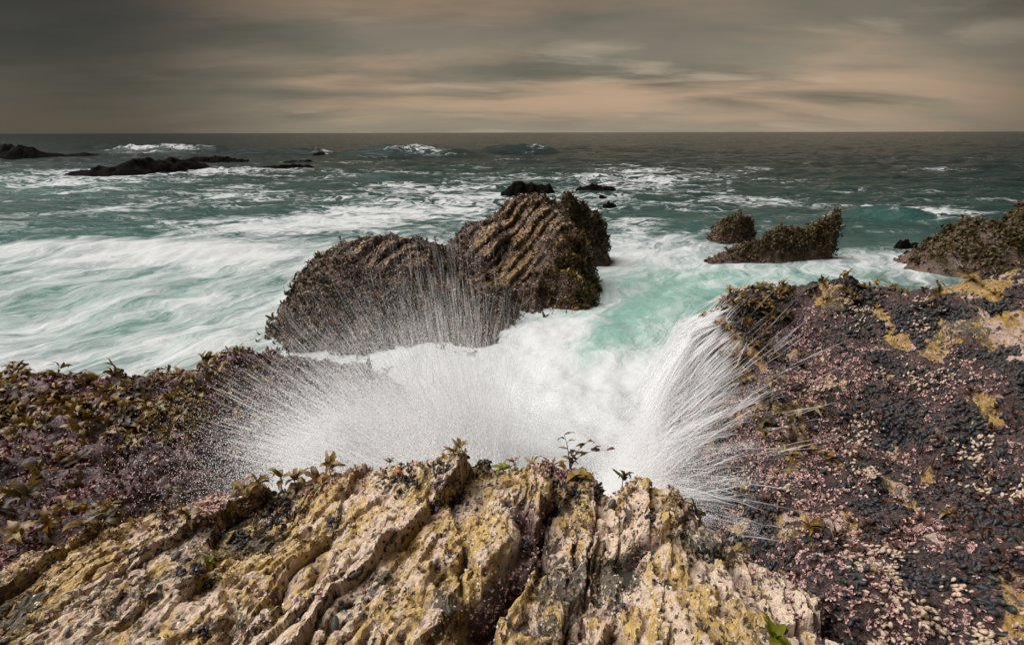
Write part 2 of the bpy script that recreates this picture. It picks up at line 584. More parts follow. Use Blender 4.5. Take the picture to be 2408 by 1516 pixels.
# ------------------------------------------------------------------ sea
def build_sea():
    nth, = (520,)
    th = np.linspace(math.radians(-66), math.radians(66), nth)
    # rows follow the angle below the horizon, so far swell keeps its shape
    v = np.concatenate([np.linspace(610, 360, 110, endpoint=False), np.linspace(360, 215, 190, endpoint=False),
                        np.linspace(215, 133.6, 190), [133.0, 132.6, 132.35]])
    dep = PITCH + np.arctan((v - 322.0) / FOCAL)
    r = CAM_H / np.tan(np.maximum(dep, 2.2e-4))
    TH, Rr = np.meshgrid(th, r)
    Yp = Rr
    X = Yp * np.tan(TH)
    Y = Yp
    # survey coordinates of each point on the mean water level
    U, V = project(X, Y, np.zeros_like(X))

    def blob(u, vv, ru, rv, ang=0.0):
        c, s = math.cos(ang), math.sin(ang)
        du, dv = U - u, V - vv
        a = (du * c + dv * s) / ru
        b = (-du * s + dv * c) / rv
        return np.exp(-(a * a + b * b))

    foam = np.zeros_like(X)
    base = np.interp(V, [310, 345, 372, 400, 450, 520, 580], [0.06, 0.08, 0.14, 0.22, 0.30, 0.36, 0.46])
    base *= np.interp(U, [-600, 1100, 1500, 1900, 3000], [1, 1, 0.86, 0.72, 0.66])
    foam += base + 0.16 * fbm(X * 0.10, Y * 0.16, 0, 3, 205) * sstep(330, 400, V)
    for (u, vv, ru, rv, am, ang) in [
        (200, 700, 520, 105, 0.05, -0.05), (480, 830, 300, 90, 0.10, 0), (-100, 860, 400, 100, 0.22, 0),
        (1000, 480, 330, 55, 0.26, -0.1), (650, 535, 420, 22, 0.22, -0.12), (450, 600, 420, 18, 0.25, -0.05),
        (330, 480, 330, 12, 0.20, -0.15), (120, 425, 210, 22, 0.28, 0), (330, 408, 260, 9, 0.35, 0), (560, 396, 200, 7, 0.25, 0),
        (1200, 1050, 560, 240, 0.75, 0), (1200, 1450, 900, 320, 0.9, 0), (1480, 600, 190, 60, 0.14, 0), (1900, 630, 420, 48, 0.15, 0), (1560, 770, 230, 70, -0.12, -0.4), (1380, 900, 130, 50, -0.16, -0.4),
        (2250, 620, 240, 40, 0.25, 0), (1560, 560, 180, 40, 0.25, 0), (2130, 495, 190, 16, 0.34, 0.05), (1500, 440, 170, 25, 0.22, 0),
        (1520, 405, 160, 14, 0.16, 0), (1700, 470, 160, 22, 0.16, 0),
        (1500, 725, 110, 28, -0.22, -0.6), (1420, 815, 90, 30, -0.24, -0.5), (1790, 690, 150, 14, -0.18, 0), (1560, 660, 120, 10, -0.2, -0.1),
        (60, 560, 260, 14, -0.22, 0), (200, 520, 220, 12, -0.18, 0), (700, 560, 160, 10, -0.18, 0), (1600, 535, 60, 18, -0.2, 0),
        (2150, 560, 260, 16, -0.12, 0), (1050, 425, 200, 10, -0.15, 0), (350, 640, 90, 14, -0.15, -0.3), (180, 770, 200, 30, -0.12, -0.3)]:
        foam += am * blob(u, vv, ru, rv, ang)
    aer = np.interp(V, [310, 360, 400, 480, 560, 640], [0.0, 0.02, 0.12, 0.26, 0.40, 0.55])
    aer *= np.interp(U, [-300, 1200, 1700, 2600], [1, 1, 0.75, 0.5])
    for (u, vv, ru, rv, am) in [(1500, 720, 260, 120, 0.45), (1420, 830, 220, 120, 0.45), (1800, 650, 380, 45, 0.40), (300, 720, 450, 120, 0.18), (100, 430, 260, 26, 0.30)]:
        aer += am * blob(u, vv, ru, rv)
    near = np.interp(V, [380, 520, 600], [0.0, 0.30, 1.0])
    # ---- height: swell, chop, surge in the inlet
    Z = np.zeros_like(X)
    fade = np.interp(Rr, [0, 8, 30, 120, 2500, 9000], [0.05, 0.10, 0.22, 0.42, 0.5, 0.0])
    Z += fade * fbm(X * 0.09 + 3, Y * 0.20, 0, 3, 21)
    fade2 = np.interp(Rr, [0, 10, 40, 200, 900], [0.05, 0.08, 0.16, 0.22, 0.0])
    Z += fade2 * fbm(X * 0.45, Y * 0.9, 0, 3, 33)
    Z += np.interp(Rr, [0, 14, 22, 40], [0.05, 0.05, 0.02, 0.0]) * fbm(X * 1.3, Y * 0.6, 0, 3, 51)

    def breaker(u0, u1, vv, hgt, depth, bend=0.0, foam_u=None, foam_amt=0.9):
        nonlocal Z, foam, aer
        x0, y0, _ = at_z(u0, vv, 0)
        x1, y1, _ = at_z(u1, vv, 0)
        yc = y0 + (y1 - y0) * np.clip((X - x0) / (x1 - x0), -.3, 1.3) + bend * np.sin(X * 0.11) + 1.2 * pn(X * 0.2, X * 0, 0, 5)
        along = (X - x0) / (x1 - x0)
        env = sstep(-0.15, 0.35, along) * sstep(1.15, 0.65, along)
        d = Y - yc
        prof = np.where(d > 0, np.exp(-(d / (depth * 2.4)) ** 2), np.exp(-(d / (depth * 0.75)) ** 2))
        crest = hgt * env * prof * (1 + 0.35 * pn(X * 0.22, X * 0, 2.0, 7))
        Z += crest
        if foam_u:
            fx0, fx1 = foam_u
            e2 = sstep(fx0 - 0.08, fx0 + 0.16, along) * sstep(fx1 + 0.10, fx1 - 0.18, along)
            ff = np.exp(-((d + depth * 0.30) / (depth * 0.75)) ** 2) * e2
            foam += foam_amt * ff
            Z += 0.35 * hgt * ff * np.abs(fbm(X * 0.8, Y * 0.8, 0, 3, 71))
        aer += 0.11 * env * np.exp(-((d + depth * 0.5) / (depth * 0.7)) ** 2)
        # the dark face in front of the crest carries little foam
        foam -= 0.12 * env * np.exp(-((d + depth * 0.6) / (depth * 0.6)) ** 2)

    breaker(215, 560, 357, 1.65, 3.4, 1.0, (0.05, 0.86), 0.62)
    breaker(500, 800, 361, 1.2, 3.0, 0.8, (0.80, 1.0), 0.5)
    breaker(770, 1130, 366, 1.75, 3.4, 0.6, (0.42, 0.86), 0.58)
    breaker(1110, 1330, 359, 1.6, 3.2, 0.5, (0.50, 0.80), 0.55)
    breaker(-300, 140, 349, 1.0, 4.0, 0.5, None)
    breaker(1980, 2200, 515, 0.42, 0.9, 0.3, (0.70, 1.0), 0.35)
    breaker(1290, 1640, 425, 0.40, 1.2, 0.4, (0.1, 0.9), 0.25)
    breaker(820, 960, 418, 0.35, 1.2, 0.3, None)
    breaker(-100, 660, 590, 0.30, 1.4, 0.5, (0.0, 1.0), 0.25)
    # surge in the inlet behind the near ledge
    surge = 1.12 * np.exp(-((X - 0.30) / 1.35) ** 2 - ((Y - 4.0) / 1.25) ** 2) * (1 + 0.15 * fbm(X * 1.2, Y * 1.2, 0, 2, 95))
    surge += 1.0 * np.exp(-((X + 1.65) / 1.0) ** 2 - ((Y - 4.8) / 1.2) ** 2) * (1 + 0.35 * fbm(X * 1.9, Y * 1.9, 0, 3, 97))
    surge += 0.45 * np.exp(-((X - 0.2) / 2.0) ** 2 - ((Y - 6.0) / 1.6) ** 2)
    surge += 0.30 * np.exp(-((X - 2.2) / 2.0) ** 2 - ((Y - 8.5) / 2.6) ** 2)
    Z += surge
    inlet = np.exp(-((X - 1.2) / 3.0) ** 2 - ((Y - 7.0) / 4.5) ** 2)
    Z += inlet * (0.11 * fbm(X * 0.7, Y * 0.5, 0, 4, 91) + 0.035 * fbm(X * 2.2, Y * 1.3, 0, 3, 93))
    P = np.stack([X, Y, Z], -1)
    V_ = P.reshape(-1, 3)
    me = np_mesh("sea", V_, grid_faces(*X.shape), MAT_SEA, True,
                 {'foam': np.clip(foam, -0.2, 1.6).ravel(), 'aer': np.clip(aer, 0, 1).ravel(), 'near': near.ravel()})
    return obj("sea", me, kind='structure', label='grey green sea streaked with white foam reaching to the horizon')


build_sea()


# ------------------------------------------------------------------ foreground sandstone ledge
def build_foreground():
    cr = [(-700, 1560, 2.0), (-250, 1440, 2.03), (0, 1335, 2.05), (150, 1262, 2.02), (300, 1205, 2.0), (430, 1172, 2.0), (560, 1140, 2.02), (660, 1122, 2.04), (740, 1122, 2.06),
          (800, 1110, 2.1), (850, 1085, 2.15), (950, 1072, 2.2), (1100, 1064, 2.22), (1180, 1080, 2.2), (1260, 1072, 2.18),
          (1340, 1105, 2.14), (1420, 1138, 2.15), (1490, 1118, 2.22), (1550, 1140, 2.2), (1600, 1170, 2.15), (1640, 1210, 2.12), (1690, 1256, 2.1), (1750, 1300, 2.08),
          (1820, 1345, 2.05), (1900, 1400, 2.0), (2100, 1560, 1.95)]
    C = np.array([at_z(*q) for q in cr])
    xs = np.concatenate([np.arange(-3.5, -2.45, 0.025), np.arange(-2.45, 1.45, 0.0080), np.arange(1.45, 1.8, 0.02)])
    ys = np.concatenate([np.arange(0.80, 1.15, 0.025), np.arange(1.15, 3.10, 0.0080), np.arange(3.10, 3.9, 0.025)])
    X, Y = np.meshgrid(xs, ys)
    yc = np.interp(X, C[:, 0], C[:, 1]) + 0.06 * fbm(X * 3.0, Y * 0.3, 0, 3, 3)
    zc = np.interp(X, C[:, 0], C[:, 2])
    # ---- fractured beds: long irregular blocks (cells stretched along the bedding), each its own tilted plane
    rng = np.random.default_rng(5)
    wx = X + 0.060 * fbm(X * 1.3, Y * 1.3, 0, 3, 13) + 0.018 * fbm(X * 7, Y * 7, 0, 3, 14)
    wy = Y + 0.110 * fbm(X * 1.6, Y * 1.6, 3.0, 3, 15) + 0.022 * fbm(X * 7, Y * 7, 5.0, 3, 16)
    sc = wx - 0.20 * (wy - 2.0)

    def cells(px, py, jit, seed):
        g = np.random.default_rng(seed)
        jx, jy = g.uniform(-jit, jit, (64, 64)), g.uniform(-jit, jit, (64, 64))
        ix, iy = np.floor(px).astype(int), np.floor(py).astype(int)
        d1 = np.full(px.shape, 9.0)
        d2 = np.full(px.shape, 9.0)
        cid = np.zeros(px.shape, int)
        cxx, cyy_ = np.zeros(px.shape), np.zeros(px.shape)
        for ox in (-1, 0, 1):
            for oy in (-1, 0, 1):
                gx, gy = ix + ox, iy + oy
                qx = gx + 0.5 + jx[gx % 64, gy % 64]
                qy = gy + 0.5 + jy[gx % 64, gy % 64]
                dd = np.hypot(px - qx, (py - qy))
                near_ = dd < d1
                d2 = np.where(near_, d1, np.minimum(d2, dd))
                d1 = np.where(near_, dd, d1)
                cid = np.where(near_, (gx % 64) * 64 + gy % 64, cid)
                cxx = np.where(near_, qx, cxx)
                cyy_ = np.where(near_, qy, cyy_)
        return cid, px - cxx, py - cyy_, d2 - d1

    left = sstep(-0.25, -0.9, sc)
    right = sstep(0.15, 0.5, sc)
    wS = 0.40
    tS = 1.05
    ss = sc / wS
    cid, ls, lt, edge = cells(ss, wy / tS, 0.46, 3)
    cidb, lsb, ltb, edgeb = cells(sc / 0.33 + 3, wy / 0.42, 0.46, 9)
    cid = np.where(right > 0.5, 4096 + cidb, cid)
    ls = np.where(right > 0.5, lsb * 1.1, ls)
    lt = np.where(right > 0.5, ltb * 0.44, lt)
    edge = np.where(right > 0.5, edgeb, edge)
    rnd = rng.uniform(0, 1, (8192, 6))[cid]
    # thin beds inside each block
    nb_ = 140
    brk = np.cumsum(rng.uniform(0.03, 0.14, nb_)) - 4.6
    kk = np.clip(np.searchsorted(brk, sc + 0.02 * fbm(X * 6, Y * 3, 0, 2, 41)) - 1, 0, nb_ - 2)
    wk = brk[kk + 1] - brk[kk]
    rk = np.clip((sc - brk[kk]) / wk, 0, 1)
    bt = np.floor(wy / rng.uniform(0.25, 0.8, nb_)[kk] + rng.uniform(0, 1, nb_)[kk] + 0.25 * fbm(X * 5, Y * 5, 0, 2, 42)).astype(int)
    rnd2 = rng.uniform(0, 1, (nb_, 16, 4))[kk, bt % 16]
    d = yc - Y + (rnd[..., 0] - 0.5) * 0.10 + (rnd2[..., 0] - 0.5) * 0.06
    Z = zc + 0.13 * np.clip(d, 0, 3) - 0.02
    fall = np.log1p(np.exp(np.clip(-d / 0.035, -30, 30))) * 0.035
    Z = Z - 2.4 * fall
    Z += 0.07 * fbm(X * 1.1, Y * 0.9, 0, 2, 18)
    calm_ = np.clip(0.30 + d / 0.45, 0.30, 1.0)
    tilt_s = calm_ * (0.06 + 0.46 * rnd[..., 1]) * (1 - 0.5 * left)
    tilt_t = (rnd[..., 2] - 0.5) * 0.30
    Z += tilt_s * ls * wS + tilt_t * lt * tS * 0.5 + calm_ * (rnd[..., 3] - 0.5) * 0.115 * (1 - 0.55 * left)
    on2 = np.clip(0.45 + 1.6 * fbm(X * 1.7, Y * 1.7, 0, 2, 20), 0, 1.25)
    Z += on2 * ((rnd2[..., 1] - 0.5) * 0.030 + (rk - 0.5) * wk * (0.0 + 0.5 * rnd2[..., 2]))
    ew = edge * wS
    open1 = np.clip(-0.05 + 2.1 * fbm(X * 1.7, Y * 1.4, 0, 2, 17), 0.0, 1.2) * (1 - 0.5 * left)
    crk = sstep(0.012 + 0.020 * open1, 0.002, ew) * (open1 > 0.02) * np.clip(0.25 + open1, 0, 1.1)
    open2 = np.clip(-0.35 + 2.2 * fbm(X * 2.4, Y * 1.5, 4, 2, 19), 0.0, 1.0) * (1 - 0.3 * left)
    crt = sstep(0.010, 0.001, np.minimum(rk, 1 - rk) * wk) * open2
    crack = np.maximum(crk, crt)
    Z -= 0.13 * crk + 0.06 * crt
    # a wet gully between the big ochre block and the blocks on the right
    gl = (X - (0.02 + 0.20 * (Y - 2.0) + 0.05 * np.sin(Y * 7) + 0.03 * fbm(X * 0, Y * 6, 0, 2, 47)))
    gm = np.exp(-(gl / 0.055) ** 2) * sstep(2.62, 2.2, Y)
    Z -= 0.17 * gm
    crack = np.maximum(crack, gm)
    tab2 = rnd
    # ---- weathering: knobs, fretting, hollows
    steep = np.clip(1 - 1.2 * crack, 0, 1)
    Z += 0.026 * fbm(X * 4.2, Y * 3.0, 0, 4, 23)
    Z += steep * 0.030 * (np.abs(fbm(X * 7.5, Y * 5.5, 0, 4, 25, 0.55)) - 0.25)
    Z += steep * 0.012 * fbm(sc * 22, wy * 5.0, 0, 4, 29, 0.55, ridged=True)
    Z += steep * 0.0065 * fbm(X * 38, Y * 30, 0, 3, 31, 0.6)
    px_, py_, _ = at_z(1468, 1345, 2.20)
    bowl = np.exp(-(((X - px_) / 0.062) ** 2 + ((Y - py_) / 0.085) ** 2) ** 2)
    Z -= 0.085 * bowl * (1 + 0.3 * fbm(X * 14, Y * 14, 0, 2, 48))
    hol = fbm(X * 5.5 + 9, Y * 4.0, 0, 3, 49)
    Z -= 0.05 * sstep(0.34, 0.55, hol)
    pit = np.zeros_like(X)
    for _ in range(420):
        px, py = rng.uniform(-2.6, 1.5), rng.uniform(1.0, 2.95)
        pr = rng.uniform(0.007, 0.020) * (1.7 if rng.random() < 0.12 else 1.0)
        el = rng.uniform(1.0, 2.0)
        i0, i1 = np.searchsorted(xs, [px - 3 * pr * el, px + 3 * pr * el])
        j0, j1 = np.searchsorted(ys, [py - 3 * pr * el, py + 3 * pr * el])
        if i1 <= i0 or j1 <= j0:
            continue
        dx, dyy = X[j0:j1, i0:i1] - px, Y[j0:j1, i0:i1] - py
        aa = dx * 0.98 - dyy * 0.2
        bb = (dx * 0.2 + dyy * 0.98) / el
        g = np.exp(-((aa * aa + bb * bb) / pr ** 2) ** 2)
        Z[j0:j1, i0:i1] -= g * pr * 1.5
        pit[j0:j1, i0:i1] = np.maximum(pit[j0:j1, i0:i1], g * (0.4 + 0.6 * rng.random()))
    P = np.stack([X, Y, Z], -1)
    Nn = grid_normals(P)
    # sideways erosion so steep faces are not perfectly swept
    P = P + Nn * (0.012 * fbm(X * 11, Y * 11, Z * 11, 4, 37))[..., None]
    ribv = 0.6 * rnd[..., 4] + 0.4 * rnd2[..., 0]
    S = Surf(P, {'rib': ribv, 'crack': np.maximum(crack, 0.8 * pit)}, zmin=0.0)
    fid = cid[:-1, :-1].ravel()
    root = empty("sandstone_ledge", (0, 2, 0), 'tan and cream sandstone ledge of tilted slabs filling the bottom foreground', 'rock')
    big, small = [], np.zeros(len(fid), bool)
    ids, cnt = np.unique(fid[S.keep], return_counts=True)
    for i, cth in zip(ids, cnt):
        sel = (fid == i) & S.keep
        if cth < 600:
            small |= sel
            continue
        fsel = np.nonzero(sel)[0]
        for comp in components(S.F[fsel]):
            if len(comp) < 600:
                small[fsel[comp]] = True
                continue
            v, f, at = sub_mesh(S.V, S.F, fsel[comp], S.attrs)
            obj("slab", np_mesh("slab", v - np.array([0, 2, 0]), f, MAT_FG, False, at), root)
    if small.any():
        v, f, at = sub_mesh(S.V, S.F, small, S.attrs)
        obj("rubble", np_mesh("rubble", v - np.array([0, 2, 0]), f, MAT_FG, False, at), root, kind='stuff')
    S.sc, S.yc = sc, yc
    return S, root


FG, fg_root = build_foreground()


# ------------------------------------------------------------------ generic rock from surveyed points
def rock_from_points(pts, x0, x1, y0, y1, step, bumps, c=0.3, floor=-1.2, calm=None):
    f = rbf(pts, c)
    xs = np.arange(x0, x1, step)
    ys = np.arange(y0, y1, step)
    X, Y = np.meshgrid(xs, ys)
    Z = f(X, Y)
    Z = np.maximum(Z, floor)
    P = np.stack([X, Y, Z], -1)
    for (fr, am, seed, rid) in bumps:
        Nn = grid_normals(P)
        q = am * fbm(P[..., 0] * fr, P[..., 1] * fr, P[..., 2] * fr, 3, seed, ridged=rid)
        if calm is not None and fr > 1:
            q = q * (1 - 0.75 * calm(P))
        P = P + Nn * q[..., None]
    return X, Y, P


def pts_y(lst):
    return [at_y(*q) for q in lst]


# right-hand mussel bank
def build_right():
    pts = pts_y([(1700, 730, 5.0), (1760, 708, 5.0), (1830, 690, 4.9), (1900, 672, 4.8), (2000, 676, 4.6), (2100, 690, 4.4), (2200, 684, 4.2), (2330, 662, 4.0), (2408, 656, 3.9),
                 (2700, 640, 3.7), (2000, 900, 3.65), (2300, 900, 3.2), (2408, 1100, 2.6), (2100, 1100, 2.9), (1900, 1000, 3.45), (1830, 820, 4.3), (2150, 780, 3.9),
                 (1800, 1150, 3.0), (1900, 1300, 2.4), (2100, 1300, 2.3), (2300, 1300, 2.1), (2408, 1516, 1.6), (2100, 1516, 1.75), (1900, 1480, 1.9), (2700, 1300, 1.9), (2800, 1700, 1.3),
                 (1650, 810, 4.65), (1630, 900, 4.25), (1690, 1100, 3.45), (1745, 1290, 2.7)])
    pts += [(1.35, 5.6, 0.5), (1.15, 4.9, -0.5), (1.1, 4.2, -0.4), (0.95, 3.5, -0.3), (0.95, 2.8, 0.6), (1.2, 1.9, 1.75), (1.1, 1.2, 1.6),
            (2.0, 6.1, -0.2), (3.0, 6.2, 0.2), (4.2, 5.8, 0.4), (6.0, 5.4, 0.6), (2.4, 7.0, -1.0), (5.0, 7.2, -1.0), (3.5, 7.2, -1.0), (7, 7, -1), (6.5, 3.5, 3.2), (6.5, 1.2, 2.6)]
    X, Y, P = rock_from_points(pts, 0.75, 6.6, 0.9, 7.2, 0.024, [(0.9, 0.07, 1, False), (2.4, 0.085, 2, False), (7, 0.040, 3, False), (22, 0.012, 4, False)], 0.2)
    ux, vx = project(P[..., 0], P[..., 1], P[..., 2])
    bare = fbm(P[..., 0] * 4.2, P[..., 1] * 2.6, P[..., 2] * 3.4, 4, 301, 0.55)
    bare = sstep(0.34, 0.52, bare + 0.52 * sstep(1950, 2400, ux) * sstep(1050, 680, vx) + 0.04 * sstep(1300, 1500, vx))
    S = Surf(P, {'rib': 0.5 + 0.5 * fbm(X * 1.5, Y * 0.7, 0, 2, 9), 'crack': np.zeros_like(X), 'bare': bare})
    root = empty("mussel_bank", (3, 3, 0), 'large rock slope on the right crowded with black mussels and pink turf', 'rock')
    v, f, at = sub_mesh(S.V, S.F, S.keep, S.attrs)
    obj("bedrock", np_mesh("bedrock", v - np.array([3, 3, 0]), f, MAT_RR, True, at), root)
    return S, root


# left-hand kelp rock with its low toe running out towards the stack
def build_left():
    pts = pts_y([(-400, 885, 6.0), (0, 888, 6.0), (110, 893, 5.9), (230, 915, 5.7), (330, 905, 5.7), (430, 892, 5.85), (560, 862, 6.2), (660, 845, 6.6),
                 (0, 1000, 4.9), (300, 1000, 4.9), (530, 960, 5.6), (450, 1060, 4.75), (300, 1150, 3.9), (150, 1200, 3.55), (450, 1120, 4.25), (0, 1250, 3.2), (-400, 1250, 3.3),
                 (-400, 1000, 4.9), (630, 930, 6.0), (612, 1010, 5.5), (600, 1080, 5.1),
                 (700, 868, 7.4), (840, 868, 8.1)])
    pts += [(-2.35, 5.2, 0.2), (-2.3, 4.5, -0.2), (-2.1, 3.9, 0.2), (-1.9, 3.4, 0.8), (-2.6, 2.9, 1.2), (-4, 2.4, 1.3), (-6.5, 7.6, -0.6), (-4.5, 7.4, -0.5), (-3.6, 7.6, -0.3), (-3.2, 8.8, -0.4),
            (-0.7, 8.0, -0.5), (-0.6, 9.2, -0.8), (-1.2, 7.0, -0.4), (-2.1, 6.4, 0.0), (-2.0, 9.6, -0.6), (-8, 8, -1), (-8, 5, 1.3), (-7, 3, 1.3), (-1, 10, -1), (-9, 9, -1)]
    X, Y, P = rock_from_points(pts, -8.0, 0.2, 2.3, 9.8, 0.034, [(0.9, 0.12, 41, False), (2.0, 0.17, 42, False), (5, 0.075, 43, False), (14, 0.026, 44, False)], 0.2)
    S = Surf(P, {'rib': np.zeros_like(X), 'crack': np.zeros_like(X)})
    root = empty("kelp_rock", (-4, 5, 0), 'dark rock on the left matted with pink coralline turf and brown kelp', 'rock')
    v, f, at = sub_mesh(S.V, S.F, S.keep, S.attrs)
    obj("bedrock", np_mesh("bedrock", v - np.array([-4, 5, 0]), f, MAT_LR, True, at), root)
    return S, root


# sea stack in the middle
def build_stack():
    pts = pts_y([(690, 668, 11.4), (745, 612, 11.8), (805, 578, 12.2), (870, 560, 12.5), (935, 546, 12.7), (990, 552, 12.9), (1030, 562, 13.1), (1052, 580, 13.4),
                 (1080, 556, 13.9), (1112, 534, 14.4), (1150, 524, 14.9), (1190, 494, 15.5), (1230, 475, 15.9), (1275, 470, 16.2),
                 (1300, 500, 16.0), (1335, 530, 15.6), (1362, 560, 15.0), (1345, 610, 14.0), (1250, 560, 14.3), (1150, 610, 13.3), (1365, 650, 13.4), (1325, 700, 12.9),
                 (1260, 690, 12.6), (1180, 700, 11.9), (1080, 650, 12.5), (980, 640, 11.9), (850, 640, 11.6), (760, 720, 10.9), (880, 750, 10.7), (1000, 760, 10.9), (1120, 770, 10.8), (690, 780, 10.7)])
    pts += [(at_z(630, 800, 0)), (at_z(700, 850, -.1)), (at_z(900, 880, -.1)), (at_z(1060, 860, -.1)), (at_z(1165, 822, -.1)), (at_z(1215, 752, -.1)), (at_z(1290, 740, -.1)), (at_z(1360, 712, -.1))]
    pts += [(-5.6, 11.2, -0.6), (-5.0, 12.6, -0.5), (-4.2, 13.6, -0.5), (-2.6, 14.6, -0.5), (-1.6, 15.6, -0.4), (-0.6, 17.2, -0.4), (0.6, 18.0, -0.5), (1.6, 18.0, -0.5),
            (2.3, 17.0, -0.4), (2.3, 16.0, -0.2), (2.2, 15.0, -0.1), (2.1, 14.0, -0.1), (2.0, 13.1, -0.2), (1.5, 12.4, -0.4), (0.4, 11.6, -0.6), (0.2, 10.4, -0.6), (-2, 9.6, -0.7), (-4, 9.8, -0.7),
            (-6.5, 9, -1.2), (-6.5, 14, -1.2), (-3, 17, -1.2), (0, 21, -1.2), (5, 21, -1.2), (5, 14, -1.2), (3, 10.5, -1.2)]
    def bedmask(P):
        Un, Vn = project(P[..., 0], P[..., 1], P[..., 2])
        du_, dv_ = (Un - 1215), (Vn - 565)
        m1 = np.exp(-(((du_ * 0.8 - dv_ * 0.6) / 150) ** 2 + ((du_ * 0.6 + dv_ * 0.8) / 95) ** 2) ** 2)
        m2 = np.exp(-(((Un - 900) / 130) ** 2 + ((Vn - 590) / 42) ** 2) ** 1.5) * 0.85
        return np.clip(m1 + m2, 0, 1)

    X, Y, P = rock_from_points(pts, -6.2, 3.2, 9.0, 18.4, 0.04, [(0.5, 0.12, 61, False), (1.3, 0.11, 62, False), (4, 0.05, 63, False), (11, 0.026, 64, False)], 0.12, calm=bedmask)
    # bedding: thin beds standing out like planks on the upper faces
    dirp = np.array([1.7, 2.5]) / math.hypot(1.7, 2.5)
    q = P[..., 0] * dirp[1] - P[..., 1] * dirp[0] + 0.05 * fbm(X * 1.4, Y * 1.4, 0, 2, 65)
    rng = np.random.default_rng(8)
    brk = np.cumsum(rng.uniform(0.10, 0.24, 140)) - 15.0
    k = np.clip(np.searchsorted(brk, q) - 1, 0, len(brk) - 2)
    rr = (q - brk[k]) / (brk[k + 1] - brk[k])
    along = P[..., 0] * dirp[0] + P[..., 1] * dirp[1]
    tab = rng.uniform(0, 1, (140, 8))
    Lr = rng.uniform(0.6, 1.8, 140)[k]
    bi = np.floor(along / Lr + rng.uniform(0, 1, 140)[k]).astype(int)
    hgt = tab[k, bi % 8]
    bed = bedmask(P)
    bed = bed * np.clip(0.75 + 0.9 * fbm(X * 0.9, Y * 0.9, 0, 2, 67), 0, 1.2)
    prof = (rr - 0.35) * 0.12 + (hgt - 0.45) * 0.28 - np.exp(-(np.minimum(rr, 1 - rr) / 0.10) ** 2) * 0.12
    Nn = grid_normals(P)
    P = P + Nn * (bed * prof)[..., None]
    S = Surf(P, {'rib': hgt, 'crack': np.exp(-(np.minimum(rr, 1 - rr) / 0.14) ** 2) * 0.7})
    S.bed = bed.ravel()
    root = empty("sea_stack", (-1, 13, 0), 'tall two-humped rock in the middle with tan bedding planes and draped weed', 'rock')
    ctr = np.array([-1, 13, 0])
    fb = S.bed[S.F].mean(1)
    fid = np.where(fb > 0.42, (k * 40 + bi + 20)[:-1, :-1].ravel(), -1)
    ids, cnt = np.unique(fid[S.keep], return_counts=True)
    okid = set(ids[(cnt > 30) & (ids >= 0)])
    isbed = np.isin(fid, list(okid))
    for i in sorted(okid):
        fsel = np.nonzero((fid == i) & S.keep)[0]
        for comp in components(S.F[fsel]):
            if len(comp) < 24:
                isbed[fsel[comp]] = False
                continue
            v, f, at = sub_mesh(S.V, S.F, fsel[comp], S.attrs)
            obj("slab", np_mesh("slab", v - ctr, f, MAT_MS, False, at), root)
    v, f, at = sub_mesh(S.V, S.F, S.keep & ~isbed, S.attrs)
    obj("bedrock", np_mesh("bedrock", v - ctr, f, MAT_MSD, True, at), root)
    return S, root


RR, rr_root = build_right()
LR, lr_root = build_left()
MS, ms_root = build_stack()


# ------------------------------------------------------------------ smaller rocks and far reefs
def reef(name, spine, width, label, cat='rock', jag=0.35, step=None, material=None, seed=0, lean=0.0, group=None):
    """spine: list of (x, y, crest height); a ragged ridge along it, sinking below the water all round"""
    sp = np.array(spine, float)
    cum = np.concatenate([[0], np.cumsum(np.hypot(*np.diff(sp[:, :2], axis=0).T))])
    Lt = cum[-1]
    step = step or max(0.03, width / 36)
    na = int(Lt / step) + 2
    nb = 27
    a = np.linspace(0, Lt, na)
    cxs, cys, h = (np.interp(a, cum, sp[:, i]) for i in range(3))
    dx, dy = np.gradient(cxs), np.gradient(cys)
    ln = np.hypot(dx, dy) + 1e-9
    nx, ny = -dy / ln, dx / ln
    t = np.linspace(-1, 1, nb)
    A, T = np.meshgrid(a, t, indexing='ij')
    h = h[:, None]
    endf = np.clip(np.minimum(A, Lt - A) / (0.12 * Lt), 0, 1) ** 0.6
    wl = width * (0.55 + 0.45 * endf)
    X = cxs[:, None] + nx[:, None] * T * wl
    Y = cys[:, None] + ny[:, None] * T * wl
    prof = (1 - np.abs(T) ** 1.4)
    hh = h * (1 + jag * 1.2 * fbm(A / width * 0.45, T * 0, 0, 3, seed)) * endf
    Z = -0.35 + (hh + 0.35) * prof * (1 + 0.25 * fbm(X / width * 1.4, Y / width * 1.4, 0, 3, seed + 2))
    X = X + lean * np.maximum(Z, 0)
    P = np.stack([X, Y, Z], -1)
    for fr, am in ((1.6 / width, 0.16 * width), (5.0 / width, 0.07 * width), (14 / width, 0.025 * width)):
        Nn = grid_normals(P)
        if Nn[..., 2].mean() < 0:
            Nn = -Nn
        P = P + Nn * (jag * 2 * am * fbm(P[..., 0] * fr, P[..., 1] * fr, P[..., 2] * fr, 2, seed + 4))[..., None]
    S = Surf(P, {}, zmin=-0.6)
    if S.fn[:, 2].mean() < 0:
        S.fn = -S.fn
        S.F = S.F[:, ::-1]
    v, f, at = sub_mesh(S.V, S.F, S.keep, S.attrs)
    org = np.array([sp[:, 0].mean(), sp[:, 1].mean(), 0])
    o = obj(name, np_mesh(name, v - org, f, material or MAT_REEF, True, at), None, label, cat, group)
    o.location = org
    return S, o


def spn(lst):
    """(u, v of water line, v of crest) -> (x, y, height)"""
    out = []
    for u, vb, vt in lst:
        x, y, _ = at_z(u, vb, 0)
        out.append((x, y, max(0.05, at_y(u, vt, y)[2])))
    return out


